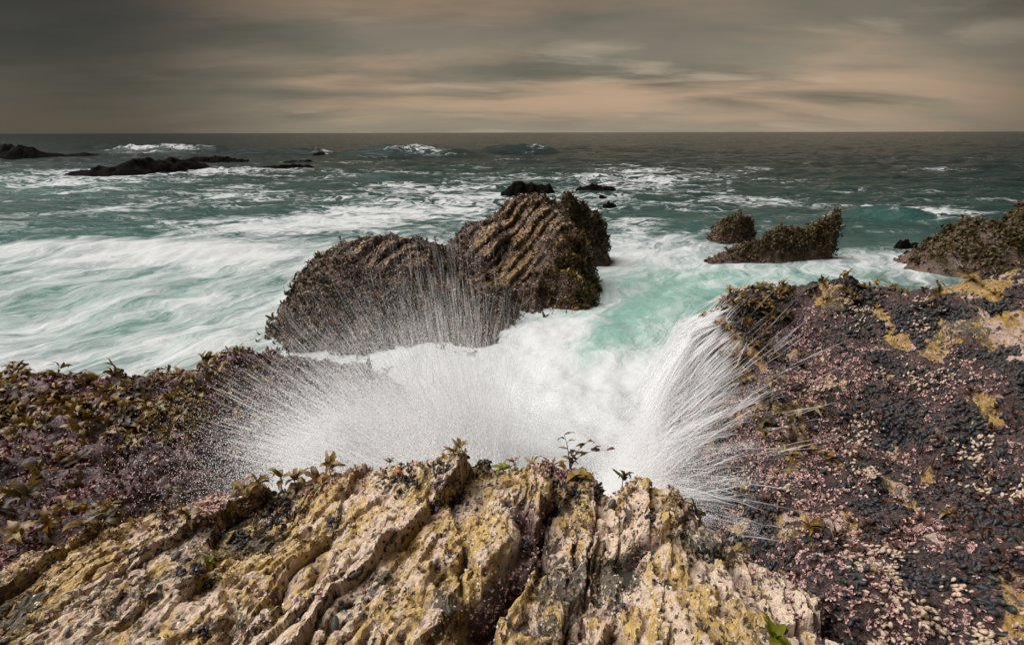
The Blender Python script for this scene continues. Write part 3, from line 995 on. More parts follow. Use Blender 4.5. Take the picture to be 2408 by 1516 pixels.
R_fin, _ = reef("rock_fin", [at_y(1262, 490, 18.0), at_y(1296, 452, 18.0), at_y(1328, 436, 18.1), at_y(1352, 452, 18.2), at_y(1392, 474, 18.3), at_y(1418, 500, 18.4), at_y(1436, 520, 18.4)], 0.75,
                'dark weed-hung rock fin rising behind the peak of the middle rock', jag=0.2, material=MAT_MSD, seed=97)
R_small, _ = reef("leaning_rock", spn([(1663, 560, 548), (1690, 564, 520), (1720, 563, 497), (1742, 560, 508), (1765, 556, 540)]), 0.5,
                  'small pointed dark rock standing alone in the white water beyond the slanted rock', jag=0.34, material=MAT_MSD, seed=101, lean=0.2)
R_slant, _ = reef("slanted_rock", spn([(1660, 612, 606), (1720, 608, 585), (1790, 606, 556), (1860, 604, 532), (1915, 602, 514), (1940, 598, 516)]), 0.55,
                  'slanted weed-draped rock rising to the right out of white foam', jag=0.36, material=MAT_MSD, seed=113, lean=0.35)
R_right, _ = reef("weedy_rock", spn([(2105, 610, 602), (2170, 618, 572), (2230, 628, 530), (2330, 632, 518), (2450, 632, 512), (2700, 640, 520)]), 1.9,
                  'broad kelp-covered rock at the right edge behind the mussel bank', jag=0.22, material=MAT_MSD, seed=127, step=0.07)
reef("reef", spn([(2100, 583, 578), (2125, 583, 568), (2155, 582, 572)]), 0.3, 'tiny dark rock awash just left of the broad kelp rock', jag=0.3, seed=131)
reef("reef", spn([(-160, 366, 332), (0, 368, 340), (45, 368, 341), (90, 367, 352), (140, 364, 357), (245, 361, 358)]), 3.0,
     'black reef cut by the left edge of the picture below the horizon', seed=137, jag=0.22)
reef("reef", spn([(160, 407, 402), (230, 409, 392), (300, 408, 384), (365, 404, 368), (430, 398, 370), (492, 392, 386)]), 2.4,
     'largest black reef in the left distance, long and low with a jagged top', seed=139, jag=0.30)
reef("reef", spn([(445, 377, 370), (480, 377, 366), (520, 377, 361), (585, 376, 373)]), 1.4, 'low black reef just behind the right end of the largest far reef', seed=149, jag=0.35)
reef("reef", spn([(592, 396, 392), (660, 395, 387), (735, 391, 385)]), 0.9, 'thin black reef strip awash right of the largest far reef', seed=151, jag=0.3)
reef("reef", spn([(664, 381, 378), (735, 380, 375)]), 0.8, 'thinnest black reef sliver beyond the thin reef strip', seed=157, jag=0.3)
reef("reef", spn([(735, 364, 361), (752, 364, 354), (768, 364, 360)]), 1.2, 'single black rock tip at the foot of the dark breaking wave', seed=163, jag=0.25)
reef("reef", spn([(1178, 455, 446), (1200, 455, 430), (1250, 454, 431), (1305, 452, 440)]), 0.9, 'black jagged reef just behind the peak of the middle rock, on its left', seed=167, jag=0.35)
reef("reef", spn([(1352, 447, 442), (1390, 446, 434), (1425, 446, 435), (1448, 446, 442)]), 0.8, 'black low reef behind the middle rock, on the right of its peak', seed=173, jag=0.3)
reef("reef", spn([(1406, 468, 464), (1416, 468, 459), (1428, 468, 464)]), 0.25, 'smallest rock tip right of the middle rock peak, below the low reef', seed=179, jag=0.25)
reef("reef", spn([(1416, 486, 481), (1432, 486, 473), (1450, 485, 480)]), 0.35, 'small dark rock lump in foam right of the middle rock shoulder', seed=181, jag=0.25)

# ================================================================== living cover
def growth_material(name, lo, hi, tip=None, tip_pow=1.0, rough=0.5, spec=0.5, translucent=0.0, noise_scale=60.0, noise_col=None, noise_amt=0.0, coat=0.0):
    """colour runs by 'along' (base to tip) and varies from copy to copy by 'tint' or by object"""
    m, N = mat(name)
    t = N.math('FRACT', N.math('ADD', N.attr('tint'), N.n('ShaderNodeObjectInfo').outputs['Random']))
    al = N.attr('along')
    c = N.mix(t, lo, hi)
    if tip is not None:
        c = N.mix(N.math('POWER', N.math('MAXIMUM', al, 0.0), tip_pow), c, tip)
    if noise_col is not None:
        c = N.mix(N.math('MULTIPLY', N.ramp(N.noise(N.pos(), noise_scale, 3.0, 0.6), 0.5, 0.62), noise_amt), c, noise_col)
    h = N.noise(N.pos(), noise_scale * 2.5, 3.0, 0.6)
    sh = bsdf(N, c, rough, N.bump(h, 0.35, 0.006), spec, **({'Coat Weight': coat, 'Coat Roughness': 0.15} if coat else {}))
    if translucent:
        tr = N.n('ShaderNodeBsdfTranslucent', {0: c}).outputs[0]
        sh = N.n('ShaderNodeMixShader', {0: translucent, 1: sh, 2: tr}).outputs[0]
    finish(N, sh)
    return m


MAT_MUSSEL = growth_material("mussel_shell", (0.004, 0.005, 0.007), (0.014, 0.017, 0.024), (0.05, 0.052, 0.055), 5.0, 0.45, 0.28, noise_col=(0.09, 0.075, 0.058), noise_amt=0.5)
MAT_GOOSE = growth_material("goose_barnacle", (0.24, 0.165, 0.11), (0.44, 0.32, 0.22), (0.48, 0.37, 0.28), 1.0, 0.5, 0.4, noise_col=(0.16, 0.10, 0.06), noise_amt=0.5)
MAT_CORAL = growth_material("coralline_turf", (0.12, 0.052, 0.050), (0.38, 0.210, 0.190), (0.58, 0.39, 0.35), 2.4, 0.7, 0.25)
MAT_CORALD = growth_material("purple_coralline_turf", (0.022, 0.010, 0.010), (0.21, 0.095, 0.095), (0.44, 0.26, 0.25), 3.2, 0.7, 0.25)
MAT_STACKTURF = growth_material("stack_turf", (0.020, 0.012, 0.008), (0.17, 0.085, 0.065), (0.34, 0.22, 0.16), 3.4, 0.7, 0.25)
MAT_REDTURF = growth_material("dark_red_turf", (0.022, 0.009, 0.007), (0.070, 0.030, 0.020), (0.12, 0.062, 0.042), 2.0, 0.6, 0.3)
MAT_BROWNTUFT = growth_material("brown_turf", (0.10, 0.060, 0.020), (0.20, 0.125, 0.060), (0.34, 0.24, 0.14), 2.0, 0.7, 0.25)
MAT_KELP = growth_material("kelp_blade", (0.038, 0.020, 0.006), (0.22, 0.120, 0.010), (0.25, 0.150, 0.020), 1.5, 0.42, 0.45, 0.22, noise_scale=25.0, noise_col=(0.03, 0.018, 0.006), noise_amt=0.6)
MAT_KELPD = growth_material("dark_kelp_blade", (0.012, 0.009, 0.005), (0.060, 0.040, 0.010), (0.10, 0.066, 0.016), 1.5, 0.50, 0.35, 0.18, noise_scale=15.0, noise_col=(0.02, 0.013, 0.005), noise_amt=0.5)
MAT_STIPE = growth_material("kelp_stipe", (0.020, 0.012, 0.006), (0.045, 0.028, 0.012), None, 1, 0.4, 0.5)
MAT_GREEN = growth_material("green_algae", (0.11, 0.125, 0.008), (0.19, 0.19, 0.014), (0.15, 0.14, 0.015), 1.5, 0.45, 0.4, 0.25, noise_scale=25.0, noise_col=(0.12, 0.12, 0.01), noise_amt=0.4)
MAT_LIMPET = growth_material("limpet_shell", (0.16, 0.13, 0.09), (0.48, 0.34, 0.16), (0.10, 0.09, 0.07), 1.6, 0.6, 0.35, noise_scale=120.0, noise_col=(0.06, 0.05, 0.04), noise_amt=0.6)
MAT_CHITON = growth_material("chiton_plates", (0.020, 0.020, 0.018), (0.055, 0.050, 0.040), (0.09, 0.085, 0.065), 2.0, 0.5, 0.4)
MAT_GIRDLE = growth_material("chiton_girdle", (0.016, 0.014, 0.012), (0.035, 0.028, 0.020), None, 1, 0.7, 0.3)
MAT_BARN = growth_material("acorn_barnacle", (0.40, 0.34, 0.27), (0.62, 0.54, 0.45), (0.10, 0.07, 0.05), 6.0, 0.7, 0.3)
MAT_ORANGE = growth_material("orange_sponge", (0.42, 0.085, 0.015), (0.50, 0.13, 0.03), None, 1, 0.6, 0.3)


# ------------------------------------------------------------------ prototypes: (verts, faces, along)
def lathe(profile, ns, wid, hgt, lift=0.0, keel=0.0, rng=None):
    """closed body along +X: profile [(x, r)], elliptical section; triangles"""
    V, F, A = [], [], []
    x0, _ = profile[0]
    V.append((x0, 0, 0)); A.append(0)
    for i, (x, r) in enumerate(profile[1:-1]):
        for k in range(ns):
            a = 2 * math.pi * (k + 0.5 * (i % 2)) / ns
            V.append((x, math.cos(a) * r * wid, math.sin(a) * r * hgt))
            A.append((x - x0) / (profile[-1][0] - x0))
    V.append((profile[-1][0], 0, 0)); A.append(1)
    nr = len(profile) - 2
    for k in range(ns):
        k2 = (k + 1) % ns
        F.append((0, 1 + k2, 1 + k))
        for i in range(nr - 1):
            a, b = 1 + i * ns + k, 1 + i * ns + k2
            c, d = a + ns, b + ns
            if i % 2 == 0:
                F += [(a, b, c), (b, d, c)]
            else:
                F += [(a, b, d), (a, d, c)]
        F.append((len(V) - 1, 1 + (nr - 1) * ns + k, 1 + (nr - 1) * ns + k2))
    V = np.array(V, float)
    V[:, 2] += V[:, 0] * lift + keel * np.sin(V[:, 0] * 3.0)
    return V, np.array(F), np.array(A)


def rotz(P, a):
    c, s = math.cos(a), math.sin(a)
    return P @ np.array([[c, s, 0], [-s, c, 0], [0, 0, 1.0]])


MUSSELS = []
for i, (w_, h_, l_) in enumerate([(0.46, 0.30, 0.45), (0.52, 0.34, 0.65), (0.42, 0.28, 0.25), (0.48, 0.30, 0.9)]):
    v, f, a = lathe([(-0.5, 0), (-0.36, 0.34), (-0.08, 0.74), (0.24, 0.98), (0.43, 0.62), (0.5, 0)], 7, w_ * 0.55, h_ * 0.62, l_ * 0.6, 0.03)
    v[:, 1] += 0.08 * np.sin((v[:, 0] + 0.5) * 2.6)
    v[:, 2] += 0.12
    MUSSELS.append((v, f, a))
LOWMUSSELS = []
for i, (w_, h_, l_) in enumerate([(0.46, 0.30, 0.45), (0.52, 0.34, 0.65), (0.42, 0.28, 0.25), (0.48, 0.30, 0.9)]):
    v, f, a = lathe([(-0.5, 0), (-0.2, 0.62), (0.26, 0.98), (0.5, 0)], 5, w_ * 0.58, h_ * 0.72, l_ * 0.6, 0.03)
    v[:, 2] += 0.12
    LOWMUSSELS.append((v, f, a))
GEESE = []
for i, (w_, l_) in enumerate([(0.62, 0.6), (0.72, 0.9), (0.55, 0.4)]):
    v, f, a = lathe([(-0.5, 0), (-0.12, 0.72), (0.26, 0.80), (0.5, 0)], 5, w_ * 0.52, w_ * 0.40, l_ * 0.6)
    v[:, 2] += 0.15
    GEESE.append((v, f, a))


def tuft(nb, seed, flat=0.5, curl=0.3, wid=0.16):
    g = np.random.default_rng(seed)
    V, F, A = [], [], []
    for i in range(nb):
        yaw = 2 * math.pi * (i + g.uniform(-.3, .3)) / nb * 2.4
        el = g.uniform(0.15, 1.35) if i > nb * 0.3 else g.uniform(1.0, 1.5)
        ln = g.uniform(0.35, 0.62)
        d = np.array([math.cos(yaw) * math.cos(el), math.sin(yaw) * math.cos(el), math.sin(el) * flat + 0.2])
        s = np.array([-math.sin(yaw), math.cos(yaw), g.uniform(-.5, .5)])
        w = wid * g.uniform(0.7, 1.3)
        b = len(V)
        mid_ = d * ln * 0.55 + np.array([0, 0, curl * 0.1])
        tip = d * ln + np.array([0, 0, -curl * 0.1])
        V += [d * 0.05, mid_ - s * w, mid_ + s * w, tip - s * w * 0.75, tip + s * w * 0.75]
        A += [0, 0.45, 0.45, 1, 1]
        F += [(b, b + 1, b + 2), (b + 1, b + 3, b + 2), (b + 2, b + 3, b + 4)]
    return np.array(V), np.array(F), np.array(A)


TUFTS = [tuft(8, s, 0.6, 0.3, 0.13) for s in (1, 2, 3, 4)]
FINETUFTS = [tuft(11, s, 0.7, 0.2, 0.07) for s in (5, 6, 7)]


def blade(seed, ln=1.0, wid=0.15, droop=0.6, nseg=7, lobes=True, cols=3, curl=0.25):
    """a kelp blade along +X with ruffled margins; quads"""
    g = np.random.default_rng(seed)
    V, A = [], []
    x = z = 0.0
    ang = 0.35
    side = g.uniform(-0.5, 0.5)
    p1, p2 = g.uniform(0, 6, 2)
    for i in range(nseg + 1):
        t = i / nseg
        w = wid * (math.sin(math.pi * min(1, 0.10 + 0.90 * t) ** 0.75) ** 0.8 * (1 if not lobes else (1 + 0.35 * math.sin(t * 15 + p1))) + 0.03)
        if i == nseg:
            w = wid * 0.04
        for k in range(cols):
            q = (k / (cols - 1) - 0.5) * 2
            V.append((x, q * w + side * t * t * 0.35 * ln, z + abs(q) * w * curl + q * 0.25 * w * math.sin(t * 9 + p2) + 0.05 * math.sin(7 * t + p1) * ln * t))
            A.append(t)
        x += math.cos(ang) * ln / nseg
        z += math.sin(ang) * ln / nseg
        ang -= droop * 2.2 / nseg * (0.5 + t)
    return np.array(V), grid_faces(nseg + 1, cols), np.array(A)


BLADES = [blade(1, 1, .15, .8), blade(2, 1, .18, 1.2), blade(3, 1, .11, .6), blade(4, 1, .16, 1.5), blade(5, 1, .13, 1.0, lobes=False)]
LOWBLADES = [blade(11, 1, .12, .9, 4, False, 2), blade(12, 1, .14, 1.2, 4, False, 2), blade(13, 1, .09, 1.5, 4, False, 2)]


def plant_layout(seed, nb, up=0.5):
    g = np.random.default_rng(seed)
    out = []
    h = g.uniform(0.25, 0.5) * up * 2
    for i in range(nb):
        yaw = 2 * math.pi * i / nb + g.uniform(-0.5, 0.5)
        pit = g.uniform(-0.45, 0.65)
        sc = g.uniform(0.6, 1.05)
        base = Vector((g.uniform(-.05, .05), g.uniform(-.05, .05), h * g.uniform(0.55, 1.0)))
        M = Matrix.Translation(base) @ Matrix.Rotation(yaw, 4, 'Z') @ Matrix.Rotation(-pit, 4, 'Y') @ Matrix.Rotation(g.uniform(-.6, .6), 4, 'X') @ Matrix.Scale(sc, 4)
        out.append((int(g.integers(0, len(BLADES))), M))
    return h, out


LAYOUTS = [plant_layout(s, nb, up) for s, nb, up in [(1, 7, .3), (2, 6, .45), (3, 7, .25), (4, 6, .7), (5, 7, .2)]]


def bake_plant(layout, blades):
    V, F, A = [], [], []
    off = 0
    for bi, M in layout[1]:
        v, f, a = blades[bi % len(blades)]
        m = np.array(M)
        V.append(v @ m[:3, :3].T + m[:3, 3])
        F.append(f + off)
        A.append(a)
        off += len(v)
    return np.concatenate(V), np.concatenate(F), np.concatenate(A)


PLANTS = [bake_plant(L, LOWBLADES) for L in LAYOUTS]

BLADE_ME = [np_mesh("kelp_blade", v, f, MAT_KELP, True, {'along': a}) for v, f, a in BLADES]
BLADE_MED = [np_mesh("dark_kelp_blade", v, f, MAT_KELPD, True, {'along': a}) for v, f, a in BLADES]
BLADE_MEG = [np_mesh("green_blade", *blade(s, 1, .22, .5, 6, False)[:2], MAT_GREEN, True, {'along': blade(s, 1, .22, .5, 6, False)[2]}) for s in (31, 32, 33)]


def stipe_mesh(h):
    V, F = [], []
    for i in range(4):
        t = i / 3
        for k in range(5):
            a = k * 2 * math.pi / 5
            r = 0.030 * (1 - 0.35 * t)
            V.append((math.cos(a) * r + 0.05 * math.sin(t * 2.5), math.sin(a) * r, -0.08 + t * (h + 0.08)))
    for i in range(3):
        for k in range(5):
            F.append((i * 5 + k, i * 5 + (k + 1) % 5, (i + 1) * 5 + (k + 1) % 5, (i + 1) * 5 + k))
    return np_mesh("stipe", np.array(V), np.array(F), MAT_STIPE)


STIPE_ME = [stipe_mesh(L[0]) for L in LAYOUTS]


def place_plant(name, pos, R, size, lay, label, group, blades=BLADE_ME, cat='seaweed'):
    root = empty(name, pos, label, cat, group)
    M = Matrix([list(map(float, r)) for r in R]).to_4x4()
    root.matrix_world = Matrix.Translation(Vector(pos)) @ M @ Matrix.Scale(float(size), 4)
    o = bpy.data.objects.new("stipe", STIPE_ME[lay])
    COL.objects.link(o)
    o.parent = root
    for bi, Mb in LAYOUTS[lay][1]:
        b = bpy.data.objects.new("blade", blades[bi % len(blades)])
        COL.objects.link(b)
        b.parent = root
        b.matrix_local = Mb
    return root


def single(name, me, pos, R, size, label, cat, group=None):
    o = bpy.data.objects.new(name, me)
    COL.objects.link(o)
    M = Matrix([list(map(float, r)) for r in R]).to_4x4()
    o.matrix_world = Matrix.Translation(Vector(pos)) @ M @ Matrix.Diagonal((*[float(q) for q in (size if np.ndim(size) else (size,) * 3)], 1.0))
    return tag(o, label, cat, group)


ORD = ['leftmost', 'second', 'third', 'fourth', 'fifth', 'sixth', 'seventh', 'eighth', 'ninth', 'tenth', 'eleventh', 'twelfth', 'thirteenth', 'fourteenth', 'fifteenth', 'sixteenth',
       'seventeenth', 'eighteenth', 'nineteenth', 'twentieth']


def zone_labels(pos, zone_fn, what):
    """one label per plant: its zone, and its place in that zone counted from the left"""
    u, v = project(pos[:, 0], pos[:, 1], pos[:, 2])
    zs = [zone_fn(a, b) for a, b in zip(u, v)]
    out = [None] * len(zs)
    for z in set(zs):
        idx = sorted([i for i in range(len(zs)) if zs[i] == z], key=lambda i: u[i])
        for r, i in enumerate(idx):
            if len(idx) == 1:
                out[i] = 'single %s %s' % (what, z)
            elif r == len(idx) - 1:
                out[i] = 'rightmost %s %s' % (what, z)
            else:
                out[i] = '%s %s%s %s' % (ORD[min(r, 19)], what, '' if r == 0 else ' from left', z)
    return out


def pick(val, cuts):
    for lim, name in cuts:
        if val < lim:
            return name
    return cuts[-1][1]


# ------------------------------------------------------------------ where things grow
for S_ in (FG, RR, LR, MS, R_fin, R_small, R_slant, R_right):
    S_.fu, S_.fv = project(S_.cent[:, 0], S_.cent[:, 1], S_.cent[:, 2])


def surf_at(S, u, v, rad=14):
    """surface point seen at a surveyed direction"""
    dd = np.hypot(S.fu - u, S.fv - v) + (~S.keep) * 1e6
    cand = np.nonzero(dd < rad)[0]
    if len(cand) == 0:
        i = int(np.argmin(dd))
    else:
        i = int(cand[np.argmin(S.cent[cand, 1] + dd[cand] * 0.004)])
    return S.cent[i], S.fn[i], i


def up_mix(nrm, k):
    z = nrm * (1 - k) + np.array([0, 0, 1.0]) * k
    return z / np.linalg.norm(z, axis=-1, keepdims=True)


def in_frame(p, m=40):
    u, v = project(p[:, 0], p[:, 1], p[:, 2])
    return (u > -m) & (u < 2408 + m) & (v > 0) & (v < 1516 + m) & (p[:, 1] > 0.5)


MUSSEL_ME = [np_mesh("mussel", v, f, MAT_MUSSEL, True, {'along': a}) for v, f, a in MUSSELS]
GOOSE_ME = [np_mesh("goose_barnacle", v, f, MAT_GOOSE, True, {'along': a}) for v, f, a in GEESE]

# ---------------- right bank
rng = np.random.default_rng(21)
cx_, cy_, cz_ = RR.cent.T
seen = (RR.fu > 1500) * np.interp(RR.fu, [2480, 2600, 4500], [1.0, 0.5, 0.4]) * (RR.fv > 500) * (RR.cent[:, 1] > 1.0)
bare_m = RR.attrs['bare'][RR.F].mean(1)
patch = fbm(cx_ * 3.1, cy_ * 3.1, cz_ * 3.1, 3, 303)
leftness = sstep(2250, 1800, RR.fu - 0.35 * (RR.fv - 1000))
w_mus = seen * (1 - bare_m) * np.clip(0.65 + 1.9 * patch - 0.5 * leftness, 0.06, 1.8)
w_cor = seen * (1 - 0.85 * bare_m) * np.clip(0.10 + 0.95 * leftness - 1.6 * patch, 0.02, 1.8) * sstep(640, 900, RR.fv)
w_goo = seen * (1 - 0.7 * bare_m) * sstep(0.10, 0.30, fbm(cx_ * 3.6, cy_ * 3.6, cz_ * 3.6, 3, 307)) * (0.35 + 0.65 * sstep(1850, 2150, RR.fu))
w_red = seen * sstep(0.12, 0.35, fbm(cx_ * 3.4, cy_ * 3.4, cz_ * 3.4, 2, 311)) * sstep(800, 1050, RR.fv)


def tight(S, n, weight, rng, per=30, rad=0.060):
    """points in tight clusters on the surface"""
    p0, n0, f0 = S.scatter(max(1, n // per), weight, rng)
    i = rng.integers(0, len(p0), n)
    off = rng.normal(0, rad, (n, 3)) * rng.uniform(0.4, 1.2, len(p0))[i][:, None]
    off -= (off * n0[i]).sum(1)[:, None] * n0[i] * 0.93
    return p0[i] + off + n0[i] * 0.006, n0[i], i


def shells(S, n, weight, size, protos, meshes, mat_, name, label_stuff, label_single, group, cat, n_single, rng, axis=(1.0, -0.2, -0.1), sink=0.1, tilt=0.35, cluster=0):
    p, nr, fi = tight(S, n, weight, rng) if cluster else S.scatter(n, weight, rng)
    sz = size * rng.uniform(0.55, 1.45, n)
    R = frames(nr, rng, axis, tilt, 0.6)
    p = p - nr * (sz * sink)[:, None]
    dist = np.linalg.norm(p - np.array([0, 0, CAM_H]), axis=1)
    key = np.where(in_frame(p), sz / dist, -1)
    order = np.argsort(-key)
    top, rest = order[:n_single], order[n_single:]
    for i in top:
        u_, v_ = project(*p[i])
        zn = pick(v_, [(1250, 'well above'), (1400, 'just above'), (9999, 'at')]) + ' the bottom edge' + pick(u_, [(2000, ' beside the ledge'), (2200, ''), (9999, ' at far right')])
        single(name, meshes[int(rng.integers(len(meshes)))], p[i], R[i], sz[i], label_single + ' ' + zn, cat, group + ' ' + zn)
    joined(name + "_bed", protos, p[rest], R[rest], sz[rest], rng, mat_, kind='stuff', label=label_stuff)


shells(RR, 17000, w_mus, 0.047, LOWMUSSELS, MUSSEL_ME, MAT_MUSSEL, "mussel", 'dense bed of small black mussels coating the right rock slope',
       'black mussel crowded on the right slope', 'mussels on the right slope', 'mussel', 130, rng)
shells(RR, 6600, w_goo, 0.027, GEESE, GOOSE_ME, MAT_GOOSE, "goose_barnacle", 'patches of cream barnacles between the mussels on the right slope',
       'cream barnacle between black mussels', 'barnacles on the right slope', 'barnacle', 200, rng, sink=0.0, tilt=0.25, cluster=1)
p, nr, _ = RR.scatter(11500, w_cor, rng)
joined("coralline_turf", TUFTS, p, frames(nr, rng, None, 0.3), 0.038 * rng.uniform(0.6, 1.4, len(p)), rng, MAT_CORAL, kind='stuff',
       label='pale pink coralline turf over the lower right slope')
p, nr, _ = RR.scatter(1500, w_red, rng)
joined("red_turf", FINETUFTS, p, frames(nr, rng, None, 0.3), 0.075 * rng.uniform(0.6, 1.4, len(p)), rng, MAT_REDTURF, kind='stuff',
       label='dark red brown tufts of algae among the mussels on the right slope')

# ---------------- left rock
cx_, cy_, cz_ = LR.cent.T
pat = fbm(cx_ * 1.6, cy_ * 1.6, cz_ * 1.6, 3, 321)
seen = (LR.fu > -150) & (LR.fv > 700) & (LR.fv < 1500)
w = seen * np.clip(0.55 + 1.2 * pat, 0.08, 1.6)
p, nr, fi = LR.scatter(10000, w, rng)
dist = np.linalg.norm(p - np.array([0, 0, CAM_H]), axis=1)
joined("coralline_turf", TUFTS, p, frames(nr, rng, None, 0.35), 0.0118 * dist * rng.uniform(0.5, 1.4, len(p)), rng, MAT_CORALD, kind='stuff', tint=np.clip(0.45 + 0.9 * fbm(p[:, 0] * 2.2, p[:, 1] * 2.2, p[:, 2] * 2.2, 2, 322) + rng.normal(0, 0.15, len(p)), 0, 0.99),
       label='dusky pink coralline turf covering the left rock')
w = seen * np.clip(0.1 - 1.3 * pat, 0.0, 1.6)
p, nr, _ = LR.scatter(1500, w, rng)
joined("red_turf", FINETUFTS, p, frames(nr, rng, None, 0.3), 0.10 * rng.uniform(0.7, 1.4, len(p)), rng, MAT_REDTURF, kind='stuff',
       label='dark red algae tufts in the hollows of the left rock')
w = seen * sstep(0.15, 0.3, fbm(cx_ * 1.9, cy_ * 1.9, cz_ * 1.9, 2, 325)) * (LR.fu > 300)
p, nr, _ = LR.scatter(1500, w, rng)
joined("goose_barnacle_patch", GEESE, p, frames(nr, rng, (1, 0, -.3), 0.3, 0.6), 0.045 * rng.uniform(0.6, 1.3, len(p)), rng, MAT_GOOSE, kind='stuff',
       label='small cream barnacle patches on the right flank of the left rock')

# ---------------- kelp
def kelp_on(S, n, weight, size, n_single, label_single, group, label_stuff, rng, blades=BLADE_ME, mat_=MAT_KELP, up=0.4, tilt=0.35, hang=0.0, facing=-0.25, zone=None):
    p, nr, fi = S.scatter(n, weight, rng, facing)
    z = up_mix(nr, up)
    if hang:
        z = z + np.array([0, 0, -hang])
        z /= np.linalg.norm(z, axis=1)[:, None]
    sz = size * rng.uniform(0.6, 1.35, n)
    R = frames(z, rng, None, tilt)
    dist = np.linalg.norm(p - np.array([0, 0, CAM_H]), axis=1)
    to = (np.array([0, 0, CAM_H]) - p) / dist[:, None]
    key = np.where(in_frame(p, 0), sz / dist, -1) * ((nr * to).sum(1) > 0.05)
    order = np.argsort(-key)
    top, rest = order[:n_single], order[n_single:]
    labels = zone_labels(p[top], zone, label_single) if len(top) else []
    for i, lb in zip(top, labels):
        place_plant("kelp", p[i], R[i], sz[i], int(rng.integers(len(LAYOUTS))), lb, group, BLADE_MED if blades is BLADE_ME and rng.random() < 0.35 else blades)
    if len(rest):
        joined("kelp_mat", PLANTS, p[rest], R[rest], sz[rest], rng, mat_, kind='stuff', label=label_stuff)


seen = (LR.fu > -60) & (LR.fv > 780) & (LR.fv < 1420)
topz = sstep(1040, 930, LR.fv) * (LR.fu < 700)
mid_band = np.exp(-((LR.fv - 1000) / 60) ** 2) * (LR.fu < 480)
low = np.exp(-(((LR.fu - 120) / 170) ** 2 + ((LR.fv - 1190) / 60) ** 2))
toe = (LR.fu > 640) * 0.9 * (LR.cent[:, 2] > 0.15)
kelp_on(LR, 620, seen * (0.8 * topz + 1.0 * mid_band + 0.9 * low + 0.06) * (LR.fu < 640), 0.155, 100, 'golden kelp', 'kelp on the left rock',
        'mat of brown kelp between the larger plants on the left rock', rng, up=0.15, tilt=0.6,
        zone=lambda u, v: pick(v, [(905, 'on the skyline'), (960, 'just below the skyline'), (1030, 'on the upper face'), (1120, 'on the middle face'), (9999, 'on the lower face')]) + ' of the left rock' + pick(u, [(160, ' by picture edge'), (330, ''), (9999, ' towards the spray')]))
kelp_on(LR, 160, seen * toe, 0.17, 16, 'brown kelp', 'kelp on the low toe',
        'wet brown kelp mat over the low toe behind the spray', rng, BLADE_MED, MAT_KELPD,
        zone=lambda u, v: 'on the low toe below the middle rock' + pick(v, [(900, ', farther row'), (9999, ', nearer row')]))
flank = np.exp(-(((RR.fu - 1760) / 90) ** 2 + ((RR.fv - 830) / 120) ** 2))
crest = sstep(60, 20, np.abs(RR.fv - np.interp(RR.fu, [1700, 1900, 2100, 2200, 2408], [715, 672, 690, 685, 660]))) * (RR.fu > 1690)
kelp_on(RR, 120, crest * (0.35 + 0.65 * (RR.fu < 2080)), 0.092, 48, 'brown kelp', 'kelp along the crest of the right slope',
        'fringe of brown kelp along the crest of the right slope', rng, up=0.8,
        zone=lambda u, v: 'on the crest of the mussel slope' + pick(u, [(1800, ' beside the run-off'), (1880, ', left rise'), (1960, ', at its hump'), (2080, ', middle dip'), (2240, ', right dip'), (9999, ' by the picture edge')]))
kelp_on(RR, 110, flank + 0.5 * np.exp(-(((RR.fu - 1830) / 60) ** 2 + ((RR.fv - 1010) / 110) ** 2)), 0.095, 42, 'olive kelp', 'kelp on the flank of the right slope',
        'olive kelp mat on the wet left flank of the right slope', rng,
        zone=lambda u, v: pick(v, [(780, 'high'), (860, 'mid way down'), (950, 'low down'), (9999, 'in the spray')]) + ' on the left flank of the mussel slope')
cx_, cy_, cz_ = MS.cent.T
pat = fbm(cx_ * 0.9, cy_ * 0.9, cz_ * 0.9, 3, 341)
fbed = MS.bed[MS.F].mean(1)
right_end = sstep(1250, 1340, MS.fu)
seen = (MS.fv > 400) & (MS.fv < 900)
w = seen * (1 - 0.8 * fbed) * (0.35 + 0.9 * right_end + np.clip(pat, 0, 1) + 0.5 * sstep(620, 700, MS.fv))
kelp_on(MS, 900, w * (1 - sstep(0.15, 0.4, fbed)), 0.22, 40, 'dark kelp', 'kelp on the middle rock', 'drapery of dark brown kelp over the tall middle rock', rng, BLADE_MED, MAT_KELPD, up=0.0, hang=0.55,
        zone=lambda u, v: pick(v, [(560, 'near the top'), (640, 'on the upper face'), (720, 'on the middle face'), (9999, 'near the foot')]) + pick(u, [(1050, ' of the left hump'), (1250, ' of the right hump'), (9999, ' of the right end')]) + ' of middle rock')
w = seen * right_end * sstep(520, 600, MS.fv)
kelp_on(MS, 170, w, 0.24, 16, 'golden hanging kelp', 'golden kelp on the middle rock', 'golden kelp hanging down the right end of the middle rock', rng, up=0.0, hang=0.5,
        zone=lambda u, v: pick(v, [(620, 'high'), (9999, 'low')]) + ' on the right end of the middle rock')
skyl = seen * sstep(0.35, 0.05, np.abs((MS.fn * ((np.array([0, 0, CAM_H]) - MS.cent) / np.linalg.norm(MS.cent - np.array([0, 0, CAM_H]), axis=1)[:, None])).sum(1))) * (cz_ > 1.0)
kelp_on(MS, 300, skyl, 0.13, 0, '', '', 'short weed fringe along the skyline of the middle rock', rng, BLADE_MED, MAT_KELPD, up=0.7)
w = seen * (1 - 0.93 * sstep(0.1, 0.4, fbed)) * np.clip(0.6 + 0.9 * pat, 0.15, 1.5)
p, nr, _ = MS.scatter(6500, w, rng)
tn = np.clip(rng.normal(0.35, 0.25, len(p)) + 0.4 * sstep(700, 760, project(p[:, 0], p[:, 1], p[:, 2])[1]), 0, 0.98)
